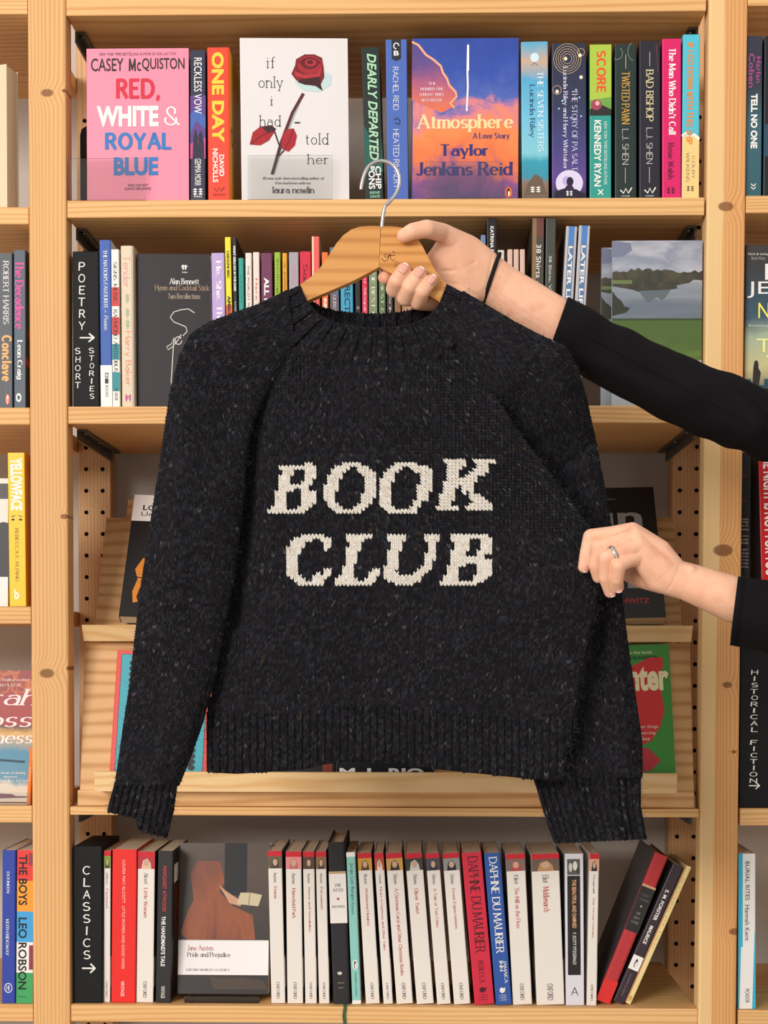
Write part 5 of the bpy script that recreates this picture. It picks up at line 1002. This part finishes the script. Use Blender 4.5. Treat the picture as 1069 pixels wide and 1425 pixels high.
hk = [(531, 322), (532.5, 305), (535, 290), (537, 285.5), (541, 282), (549, 272.5), (554.5, 261), (556, 248), (552, 236), (543.5, 227.5), (532, 224), (521, 226), (512.5, 232.5), (507, 243), (503.5, 256), (502.5, 264)]
cp = [Vector((x, y, 0)) for x, y in hk]; sm_ = []
for i in range(len(cp)-1):
    p0, p1, p2, p3 = cp[max(i-1, 0)], cp[i], cp[i+1], cp[min(i+2, len(cp)-1)]
    for k in range(5):
        t = k/5; sm_.append(.5*((2*p1)+(p2-p0)*t+(2*p0-5*p1+4*p2-p3)*t*t+(3*p1-p0-3*p2+p3)*t**3))
sm_.append(cp[-1])
m = MB(); m.tube([P(p.x, p.y, Y0+.002) for p in sm_], .0019, M('#C9CACC', .22, .5, 1.0, name='hook_wire'), 12); local(m, hanger.location); m.build('hook', hanger)
m = MB(); eng = M('#5A2F16', .7, .1, name='burnt_engraving')
def scr(pts, w=.0007):
    q = [P(x, y, Y0-.00465) for x, y in pts]; vs = []; n = len(q)
    for i, p in enumerate(q):
        d = (q[min(i+1, n-1)]-q[max(i-1, 0)]); d.y = 0; d.normalize(); s = Vector((-d.z, 0, d.x))*w/2; vs += [p-s, p+s]
    m.add(vs, [(2*i, 2*i+1, 2*i+3, 2*i+2) for i in range(n-1)], eng)
scr([(531, 359), (534, 363), (538, 363), (541, 359), (540, 355), (536, 353.5), (534.5, 356), (537, 358.5), (541, 357), (543, 353)])
scr([(543, 353), (544, 361), (547, 363), (549, 360)]); scr([(541, 356), (550, 355)]); scr([(546, 350), (550, 351.5)]); scr([(549, 366), (552, 363), (553, 368), (556, 365), (558, 370), (561, 367)], .0005); scr([(548, 371), (551, 368), (553, 373), (556, 370)], .0005)
local(m, hanger.location); m.build('engraving', hanger)
# ------------------------------------------------------------------ the person: right hand holds the hanger, left hand the jumper's side
import bmesh
def skin_mat():
    m = bpy.data.materials.new('skin'); m.use_nodes = True; nt = m.node_tree; N, L, b = nodes(m)
    tc = N.new('ShaderNodeTexCoord'); n = noise(nt, tc.outputs['Object'], 38, 3); n2 = noise(nt, tc.outputs['Object'], 420, 3)
    r = ramp(nt, [(.3, '#E8B091'), (.55, '#EEBB9D'), (.75, '#E3A388')]); L.new(n.outputs[0], r.inputs[0]); L.new(r.outputs[0], b.inputs['Base Color'])
    b.inputs['Roughness'].default_value = .5; b.inputs['Specular IOR Level'].default_value = .35
    b.inputs['Subsurface Weight'].default_value = .25; b.inputs['Subsurface Radius'].default_value = (.9, .35, .2); b.inputs['Subsurface Scale'].default_value = .004
    bp = N.new('ShaderNodeBump'); bp.inputs['Strength'].default_value = .12; bp.inputs['Distance'].default_value = .0006; L.new(n2.outputs[0], bp.inputs['Height']); L.new(bp.outputs[0], b.inputs['Normal'])
    return m
def cloth_mat(name, col, rough=.85):
    m = bpy.data.materials.new(name); m.use_nodes = True; nt = m.node_tree; N, L, b = nodes(m)
    tc = N.new('ShaderNodeTexCoord'); n = noise(nt, tc.outputs['Object'], 1400, 2)
    b.inputs['Base Color'].default_value = hexc(col); b.inputs['Roughness'].default_value = rough; b.inputs['Specular IOR Level'].default_value = .12
    b.inputs['Sheen Weight'].default_value = .0
    bp = N.new('ShaderNodeBump'); bp.inputs['Strength'].default_value = .15; bp.inputs['Distance'].default_value = .0004; L.new(n.outputs[0], bp.inputs['Height']); L.new(bp.outputs[0], b.inputs['Normal'])
    return m
SKIN = skin_mat(); TOP = cloth_mat('black_jersey', '#121014'); TROU = cloth_mat('dark_trousers', '#2A2C33')
MP = 1.64/F_PX      # metres per photo pixel at the jumper's distance
def ball(px, py, dy, r, rd=None):
    """ellipsoid: photo position, depth from the jumper plane (m), radius (photo pixels), depth radius (m)"""
    return (P(px, py, Y0+dy), r*MP, r*MP if rd is None else rd)
def wball(x, y, z, r, ry=None, rz=None): return (Vector((x, y, z)), r, ry or r, rz or r)
class Lump:
    """overlapping hulls, fused into one skin by a voxel remesh"""
    def __init__(s): s.bm = bmesh.new()
    def hull(s, *balls):
        t = bmesh.new()
        for b in balls:
            c, rx, ry = b[:3]; rz = b[3] if len(b) > 3 else rx
            g = bmesh.ops.create_icosphere(t, subdivisions=3, radius=1)
            for v in g['verts']: v.co = Vector((c.x+v.co.x*rx, c.y+v.co.y*ry, c.z+v.co.z*rz))
        if len(balls) > 1:
            r = bmesh.ops.convex_hull(t, input=t.verts[:])
            bmesh.ops.delete(t, geom=list({v for v in r['geom_interior'] if isinstance(v, bmesh.types.BMVert)}), context='VERTS')
            loose = [v for v in t.verts if not v.link_faces]; bmesh.ops.delete(t, geom=loose, context='VERTS')
        me = bpy.data.meshes.new('t'); t.to_mesh(me); t.free(); s.bm.from_mesh(me); bpy.data.meshes.remove(me)
    def chain(s, *balls):
        for a, b in zip(balls, balls[1:]): s.hull(a, b)
    def mesh(s, voxel, smooth=8, fac=.5):
        me = bpy.data.meshes.new('lump'); s.bm.to_mesh(me); s.bm.free()
        o = bpy.data.objects.new('lump', me); COL.objects.link(o)
        r = o.modifiers.new('r', 'REMESH'); r.mode = 'VOXEL'; r.voxel_size = voxel; r.use_smooth_shade = True
        k = o.modifiers.new('s', 'SMOOTH'); k.factor = fac; k.iterations = smooth
        dg = bpy.context.evaluated_depsgraph_get(); dg.update()
        out = bpy.data.meshes.new_from_object(o.evaluated_get(dg)); bpy.data.objects.remove(o); bpy.data.meshes.remove(me)
        n = len(out.vertices); v = np.zeros(n*3, np.float32); out.vertices.foreach_get('co', v)
        return out, v.reshape(-1, 3).astype(float)
def crease(v, pts, width, depth):
    """press a soft line into the skin, pts as (px,py,dy)"""
    w = [P(a, b, Y0+c) for a, b, c in pts]; d = np.full(len(v), 9.0)
    for a, b in zip(w, w[1:]):
        a, b = np.array(a), np.array(b); ab = b-a; k = np.clip(((v-a)@ab)/(ab@ab), 0, 1); q = v-a-k[:, None]*ab; q[:, 1] *= .35
        d = np.minimum(d, np.linalg.norm(q, axis=1))
    v[:, 1] += depth*np.exp(-(d/width)**2)
# ---- right hand (upper), palm to the viewer, wrapped round the hanger from behind
A = Lump()
wr = ball(676, 385, .050, 34, .019)
thn, thn2 = ball(650, 352, .040, 25, .017), ball(630, 337, .030, 19, .015)
hyp, hyp2 = ball(652, 402, .044, 25, .016), ball(632, 412, .038, 17, .013)
iM, mM, rM, pM = ball(603, 366, .032, 13.5), ball(600, 384, .036, 13.5), ball(607, 399, .037, 13), ball(618, 411, .035, 12.5)
A.hull(wr, thn, hyp); A.hull(thn, thn2, iM, mM, hyp); A.hull(hyp, hyp2, pM, rM, mM); A.hull(iM, mM, rM, pM, ball(640, 385, .042, 20, .012))
A.chain(wr, thn, thn2, ball(616, 324, .016, 13.2), ball(594, 318.5, -.008, 12.4), ball(574, 322, -.0135, 11.2), ball(562, 328, -.0125, 9.6))
A.chain(iM, ball(566, 376, .027, 11.5), ball(545, 382, .018, 10.5), ball(535.5, 386, .008, 9.6))
A.chain(mM, ball(566, 403, .020, 12), ball(549, 402, .000, 12.2), ball(552, 391, -.0125, 11.0), ball(562, 376, -.0128, 9.8))
A.chain(rM, ball(584, 414, .022, 12), ball(564, 414, .002, 12.2), ball(570.5, 399, -.0125, 11.0), ball(584, 380.5, -.0124, 9.6))
A.chain(pM, ball(600, 422, .024, 11), ball(582, 420, .004, 11.4), ball(588, 405.5, -.012, 10.2), ball(600.5, 390.5, -.0118, 8.8))
A.chain(wr, ball(700, 403, .055, 34, .021), ball(740, 431, .058, 38, .026), ball(785, 459, .061, 38.5, .028), ball(815, 477, .065, 37, .027), ball(850, 496, .068, 34, .025))
m1, v1 = A.mesh(.0009, 5)
crease(v1, [(612, 376, .02), (640, 378, .03), (660, 366, .03)], .0018, .0014); crease(v1, [(618, 390, .02), (640, 398, .03), (662, 410, .03)], .0018, .0012)
crease(v1, [(622, 352, .01), (634, 372, .02), (650, 392, .02)], .0016, .0010); crease(v1, [(686, 352, .03), (680, 385, .03), (670, 420, .03)], .0016, .0006)
# ---- left hand (lower), back to the viewer, fingertips on the jumper's side
Bm = Lump()
w2 = ball(936, 804, -.046, 25, .017)
I2, M2, R2, P2 = ball(880, 739.5, -.047, 12.5), ball(884, 747, -.056, 12.5), ball(888, 759.5, -.062, 12), ball(888, 776, -.060, 11)
Bm.hull(w2, I2, M2, ball(915, 770, -.050, 20, .013)); Bm.hull(w2, R2, P2, ball(914, 806, -.046, 17, .014)); Bm.hull(w2, M2, R2); Bm.hull(ball(884, 741, -.047, 11), ball(889, 748, -.054, 11), ball(893, 759, -.058, 11), ball(893, 775, -.056, 10.5), ball(912, 785, -.047, 24, .014))
Bm.chain(I2, ball(852, 743, -.046, 10.6), ball(823, 747.5, -.045, 11.4), ball(816.5, 772, -.043, 9.8), ball(813, 789, -.040, 8.4))
Bm.chain(M2, ball(858, 754, -.057, 10.6), ball(833, 762, -.058, 11.4), ball(829, 786, -.052, 9.8), ball(833, 803, -.045, 8.4))
Bm.chain(R2, ball(866, 767, -.067, 10.2), ball(844, 776, -.070, 11), ball(842.5, 803, -.061, 9.4), ball(849, 824, -.049, 8))
Bm.chain(P2, ball(875, 781, -.069, 9), ball(861, 787, -.076, 9.8), ball(859, 806, -.068, 8.6), ball(860.5, 818, -.057, 7.6))
Bm.chain(ball(922, 808, -.040, 18), ball(892, 803, -.030, 15), ball(868, 794, -.010, 12), ball(850, 784, .012, 11), ball(838, 778, .019, 9.6))
Bm.chain(w2, ball(955, 809, -.045, 25.5, .018), ball(985, 820, -.044, 28, .022), ball(1020, 834, -.043, 31, .026), ball(1080, 852, -.042, 35, .03)); Bm.hull(ball(960, 797, -.053, 11.5), ball(950, 803, -.048, 14))
m2, v2 = Bm.mesh(.0009, 4)
crease(v2, [(946, 786, -.06), (937, 808, -.06), (926, 828, -.06)], .0014, .0007); crease(v2, [(884, 772, -.06), (880, 782, -.06), (874, 786, -.05)], .0015, .0012)
crease(v2, [(905, 812, -.05), (918, 806, -.06), (928, 796, -.06)], .0014, .0006)
for a, b in (((846, 752), (868, 746)), ((852, 768), (872, 760)), ((866, 783), (878, 778))): crease(v2, [(a[0], a[1], -.06), (b[0], b[1], -.06)], .0016, .0005)
# ---- the rest of the body stands to the right, outside the frame
sR, sL = Vector((.72, -.27, .66)), Vector((.74, -.56, .67)); eR, eL = P(985, 563, Y0+.07), P(1235, 905, Y0-.07)
C_ = Lump()
tc_ = Vector((.775, -.42, 0))
C_.hull(wball(tc_.x, tc_.y, .60, .10, .155, .07), wball(tc_.x, tc_.y, .40, .095, .135, .08)); C_.hull(wball(tc_.x, tc_.y, .40, .095, .13, .08), wball(tc_.x, tc_.y, .22, .09, .125, .08)); C_.hull(wball(tc_.x, tc_.y, .22, .09, .125, .08), wball(tc_.x+.01, tc_.y, .06, .11, .165, .09))
C_.hull(wball(tc_.x, tc_.y, .66, .06), wball(tc_.x-.02, tc_.y, .78, .048)); 
hd = Vector((tc_.x-.035, tc_.y, .88))
C_.hull(wball(hd.x+.015, hd.y, hd.z+.03, .092, .075, .085), wball(hd.x-.03, hd.y, hd.z-.075, .045, .042, .035)); C_.hull(wball(hd.x-.085, hd.y, hd.z-.012, .012), wball(hd.x-.07, hd.y, hd.z+.02, .009)); C_.hull(wball(hd.x-.072, hd.y-.014, hd.z-.055, .007), wball(hd.x-.072, hd.y+.014, hd.z-.055, .007))
for sy in (-1, 1):
    C_.hull(wball(hd.x+.02, hd.y+sy*.076, hd.z-.005, .015, .008, .028)); hip = Vector((tc_.x+.01, tc_.y+sy*.085, .03))
    C_.chain(wball(hip.x, hip.y, hip.z, .078), wball(hip.x-.01, hip.y, -.30, .052), wball(hip.x, hip.y, -.40, .048), wball(hip.x+.02, hip.y, -.64, .035)); C_.hull(wball(hip.x+.025, hip.y, -.69, .03), wball(hip.x-.12, hip.y, -.695, .022))
C_.chain((sR, .044, .044), (eR, .029, .029), (P(850, 495, Y0+.066), .027, .027)); C_.chain((sL, .044, .044), (eL, .032, .032), (P(1090, 856, Y0-.042), .024, .024))
m3, v3 = C_.mesh(.006, 4)
vs = []; fs = []; off = 0
for me_, v_ in ((m1, v1), (m2, v2), (m3, v3)):
    vs.append(v_); q = np.zeros(len(me_.loops), np.int32); me_.loops.foreach_get('vertex_index', q)
    ls = np.zeros(len(me_.polygons), np.int32); me_.polygons.foreach_get('loop_start', ls); lt = np.zeros(len(me_.polygons), np.int32); me_.polygons.foreach_get('loop_total', lt)
    fs.append((q+off, ls, lt)); off += len(v_)
def raw_mesh(name, V, parts, mat):
    me = bpy.data.meshes.new(name); me.vertices.add(len(V)); me.vertices.foreach_set('co', V.astype(np.float32).ravel())
    L_ = np.concatenate([p[0] for p in parts]); st = []; o_ = 0
    for p in parts: st.append(p[1]+o_); o_ += len(p[0])
    me.loops.add(len(L_)); me.loops.foreach_set('vertex_index', L_.astype(np.int32)); st = np.concatenate(st)
    me.polygons.add(len(st)); me.polygons.foreach_set('loop_start', st.astype(np.int32)); me.polygons.foreach_set('use_smooth', np.ones(len(st), bool)); me.update(calc_edges=True); me.materials.append(mat)
    return me
body_o = bpy.data.objects.new('person', raw_mesh('person', np.concatenate(vs), fs, SKIN)); COL.objects.link(body_o)
tag(body_o, 'person in a black long-sleeved top reaching in from the right, holding hanger and jumper', 'person')
for me_ in (m1, m2, m3): bpy.data.meshes.remove(me_)
# ---- clothes
def wrinkle(v, amp, f=55):
    from mathutils import noise as mn
    for i in range(len(v)):
        p = Vector(v[i]); n = mn.noise(p*f)*.6 + mn.noise(Vector((p.x*f*.35, p.y*f*.5, p.z*f*1.3)))*.9
        v[i, 1] += amp*n; v[i, 2] += amp*.5*n
def cloth_part(name, lump, voxel, smooth, mat, amp=.0, hollow=None, label=None, f=55, cut=None):
    me_, v_ = lump.mesh(voxel, smooth)
    if amp: wrinkle(v_, amp, f)
    me_.vertices.foreach_set('co', v_.astype(np.float32).ravel())
    me_.materials.clear(); me_.materials.append(mat); me_.name = name
    if cut:
        bm = bmesh.new(); bm.from_mesh(me_)
        for co, no in cut:
            g = bmesh.ops.bisect_plane(bm, geom=bm.verts[:]+bm.edges[:]+bm.faces[:], plane_co=co, plane_no=no, clear_outer=True)
        bm.to_mesh(me_); bm.free()
    o = bpy.data.objects.new(name, me_); COL.objects.link(o); o.parent = body_o
    if cut: sd = o.modifiers.new('cloth', 'SOLIDIFY'); sd.thickness = .0016; sd.offset = -1
    for p in me_.polygons: p.use_smooth = True
    if label: o['label'] = label
    return o
S_ = Lump(); S_.chain(ball(752, 436, .058, 39.5, .029), ball(790, 459.5, .058, 41.5, .033), ball(835, 487.5, .066, 44.5, .037), ball(920, 532, .070, 47, .04), ball(985, 560.5, .07, 49, .042), ball(1069, 591, .072, 50, .045), (sR, .062, .062))
S_.hull(wball(tc_.x, tc_.y, .60, .112, .168, .08), wball(tc_.x, tc_.y, .40, .108, .148, .08)); S_.hull(wball(tc_.x, tc_.y, .40, .108, .145, .08), wball(tc_.x+.005, tc_.y, .10, .122, .175, .08)); S_.hull((sR, .06, .06), (sL, .06, .06), wball(tc_.x, tc_.y, .66, .08, .12, .06))
ca = P(781, 443, Y0+.058); da = (P(700, 390, Y0+.055)-P(840, 487, Y0+.058)).normalized()
cutA = (ca + Vector((0, 0, 0)), Vector((da.x-.0, 0, da.z)).normalized())
cu0, cu1 = P(789, 418, Y0+.03), P(771, 468, Y0+.03); tn = (cu1-cu0); nA = Vector((-tn.z, 0, tn.x)).normalized(); nA = (cu0-CAM).cross(cu1-CAM).normalized(); nA = nA if nA.x < 0 else -nA
S_.chain((sL, .062, .062), (eL, .056, .056), ball(1150, 878, -.052, 52, .042), ball(1080, 860, -.044, 49.5, .042), ball(1000, 846, -.043, 46.5, .040), ball(960, 840, -.043, 45, .039))
cu2, cu3 = P(1027.5, 803, Y0-.07), P(1016, 897, Y0-.07); tn2 = (cu3-cu2); nB = Vector((-tn2.z, 0, tn2.x)).normalized(); nB = (cu2-CAM).cross(cu3-CAM).normalized(); nB = nB if nB.x < 0 else -nB
me_, v_ = S_.mesh(.0035, 5); wrinkle(v_, .0034, 24)
for xc, wd_, per, am in ((.43, .06, .034, .0045), (.27, .07, .05, .0022), (.52, .05, .04, .003)):
    k_ = np.exp(-((v_[:, 0]-xc)/wd_)**2)*(v_[:, 2] > .64)*(v_[:, 0] < .62); ph = (v_[:, 0]*.82 + v_[:, 2]*.45)*2*np.pi/per + 2.5*np.sin(v_[:, 2]*60+xc*9)
    v_[:, 1] -= am*np.sin(ph)*k_; v_[:, 2] += am*.35*np.sin(ph)*k_; me_.vertices.foreach_set('co', v_.astype(np.float32).ravel())
bm = bmesh.new(); bm.from_mesh(me_)
for co, no, zlo, zhi in ((cu0, nA, .64, 1.2), (cu2, nB, .2, .64)):
    g = [f for f in bm.faces if zlo < f.calc_center_median().z < zhi and f.calc_center_median().x < .62]
    ge = set(); gv = set()
    for f in g: ge.update(f.edges); gv.update(f.verts)
    bmesh.ops.bisect_plane(bm, geom=g+list(ge)+list(gv), plane_co=co, plane_no=no)
    dl = [f for f in bm.faces if zlo < f.calc_center_median().z < zhi and f.calc_center_median().x < .62 and (f.calc_center_median()-co).dot(no) > 1e-6]
    bmesh.ops.delete(bm, geom=dl, context='FACES')
bm.to_mesh(me_); bm.free(); me_.name = 'long_sleeved_top'; me_.materials.clear(); me_.materials.append(TOP)
for p in me_.polygons: p.use_smooth = True
topo = bpy.data.objects.new('long_sleeved_top', me_); COL.objects.link(topo); topo.parent = body_o; sd = topo.modifiers.new('cloth', 'SOLIDIFY'); sd.thickness = .002; sd.offset = -1
topo['label'] = 'black long-sleeved jersey top'
def seam(a, b, n=26, w=.0009):
    """stitched line over the sleeve, found by dropping points onto it"""
    from mathutils.bvhtree import BVHTree
    bmx = bmesh.new(); bmx.from_mesh(topo.data); tr = BVHTree.FromBMesh(bmx); pts = []
    for i in range(n):
        k = i/(n-1); p = P(a[0]+(b[0]-a[0])*k, a[1]+(b[1]-a[1])*k, Y0); d = (p-CAM).normalized(); h = tr.ray_cast(CAM, d)
        if h[0] is not None: pts.append(h[0]-d*.0003)
    bmx.free(); m = MB(); 
    if len(pts) > 2: m.tube(pts, .0006, M('#131216', .9, .1, name='seam_thread'), 5); o = m.build('seam', topo)
seam((820, 470), (1066, 602), 40); seam((1034, 806), (1023, 897), 24); seam((1037, 806), (1026, 897), 24)
H_ = Lump(); 
for sy in (-1, 1): H_.chain(wball(tc_.x+.01, tc_.y+sy*.085, .03, .095), wball(tc_.x, tc_.y+sy*.085, -.30, .068), wball(tc_.x+.03, tc_.y+sy*.085, -.655, .05))
H_.hull(wball(tc_.x+.01, tc_.y, .08, .118, .17, .06), wball(tc_.x+.01, tc_.y, .02, .118, .17, .06)); cloth_part('trousers', H_, .006, 4, TROU)
for sy in (-1, 1):
    H_ = Lump(); H_.hull(wball(tc_.x+.035, tc_.y+sy*.085, -.68, .038, .036, .036), wball(tc_.x-.13, tc_.y+sy*.085, -.692, .03, .036, .024), wball(tc_.x-.13, tc_.y+sy*.085, -.708, .03, .036, .011), wball(tc_.x+.035, tc_.y+sy*.085, -.708, .035, .034, .011)); cloth_part('shoe', H_, .004, 3, M('#26221F', .5))
H_ = Lump(); H_.hull(wball(hd.x+.03, hd.y, hd.z+.045, .098, .086, .09), wball(hd.x+.07, hd.y, hd.z-.06, .045, .07, .06)); H_.hull(wball(hd.x+.07, hd.y, hd.z-.03, .045, .075, .06), wball(hd.x+.085, hd.y, hd.z-.2, .03, .06, .05)); cloth_part('hair', H_, .005, 4, cloth_mat('brown_hair', '#3A2A20', .5))
# ---- nails, ring, hair tie
NAIL = M('#E3A594', .22, .5, name='nail')
NTIP = M('#EFD6CC', .25, .5, name='nail_edge')
def nail(tip, base, r, dy, wd=.62, a0=-.55, a1=.98, side=0.0):
    """small curved plate on the back of a fingertip; side tilts it round the finger"""
    t = P(tip[0], tip[1], Y0+dy); b = P(base[0], base[1], Y0+dy); d = (t-b); d.y = 0; d.normalize(); s = Vector((-d.z, 0, d.x)); R_ = r*MP
    m = MB(); n = 7; vs = []
    for i in range(n):
        a = a0+(a1-a0)*i/(n-1)
        for j in range(n):
            bb = (-1+2*j/(n-1)); w = wd*(1-.35*max(0, (abs(2*i/(n-1)-1))**3)); ang = bb*w*1.05 + side
            aa = a*(1-.10*bb*bb*(1 if a > 0 else -1)); dd = math.sqrt(max(.05, 1-(max(0, aa)*.62)**2))
            p = t + d*(aa*R_) + s*(math.sin(ang)*R_*dd) + Vector((0, -math.cos(ang)*R_*dd*1.02-.0002, 0)); vs.append(p)
    m.add(vs, [(i*n+j, i*n+j+1, (i+1)*n+j+1, (i+1)*n+j) for i in range(n-2) for j in range(n-1)], NAIL, True)
    m.add(vs, [(i*n+j, i*n+j+1, (i+1)*n+j+1, (i+1)*n+j) for i in (n-2,) for j in range(n-1)], NTIP, True)
    o = m.build('fingernail', body_o); sd = o.modifiers.new('t', 'SOLIDIFY'); sd.thickness = .0004; sd.offset = 0
nail((561, 377), (552, 391), 10.3, -.0128); nail((583, 382), (571, 399), 10.1, -.0124); nail((600, 391.5), (588.5, 405.5), 9.3, -.0118)
nail((813, 788), (816.5, 772), 8.9, -.040, side=.35); nail((848.7, 823.5), (842.5, 803), 8.5, -.049, side=.25); nail((860.5, 817.5), (859, 806), 8.0, -.057)
a, b = P(844, 776, Y0-.070), P(888, 759.5, Y0-.062); ax = (b-a).normalized(); cen = a + (b-a)*.2; u1 = ax.cross(Vector((0, 1, 0))).normalized(); u2 = ax.cross(u1)
m = MB(); SIL = M('#D5D3D0', .18, .5, 1.0, name='silver'); vs = []; n = 40; R_ = 11.6*MP
for i in range(n):
    w = 2*math.pi*i/n; dr = u1*math.cos(w) + u2*math.sin(w)
    for (o_, r_) in ((-.0021, 0), (-.0018, .0011), (.0018, .0011), (.0021, 0)): vs.append(cen + ax*o_ + dr*(R_+r_))
m.add(vs, [(4*i+j, 4*i+(j+1) % 4, 4*((i+1) % n)+(j+1) % 4, 4*((i+1) % n)+j) for i in range(n) for j in range(4)], SIL, True)
ring = m.build('ring', body_o); ring['label'] = 'silver ring with small stones'
m = MB()
for k in range(-3, 4):
    w = math.atan2(u2.dot(Vector((0, -1, 0))), u1.dot(Vector((0, -1, 0)))); w = w + k*.26
    dr = u1*math.cos(w)+u2*math.sin(w); c = cen + dr*(R_+.0012); t = ax; q = dr.cross(t)
    m.add([c+t*.0011+q*0, c+q*.0011, c-t*.0011, c-q*.0011, c+dr*.0008], [(0, 1, 4), (1, 2, 4), (2, 3, 4), (3, 0, 4)], M('#F4F2F0', .05, .9, 1.0, name='stone'))
m.build('stone', ring)
m = MB(); hc = P(684, 388, Y0+.052); d = (P(740, 431, Y0+.058)-P(676, 385, Y0+.05)).normalized(); d2 = Vector((.95, 0, -.32)).normalized(); e1 = Vector((d2.z, 0, -d2.x)); pts = []
for i in range(33):
    w = 2*math.pi*i/32; pts.append(hc + e1*math.cos(w)*36.5*MP + Vector((0, 1, 0))*math.sin(w)*.0215)
m.tube(pts, .0023, M('#1C1719', .8, .2, name='hair_elastic'), 8, False); o = m.build('hair_tie', body_o); o['label'] = 'dark hair tie round the wrist'
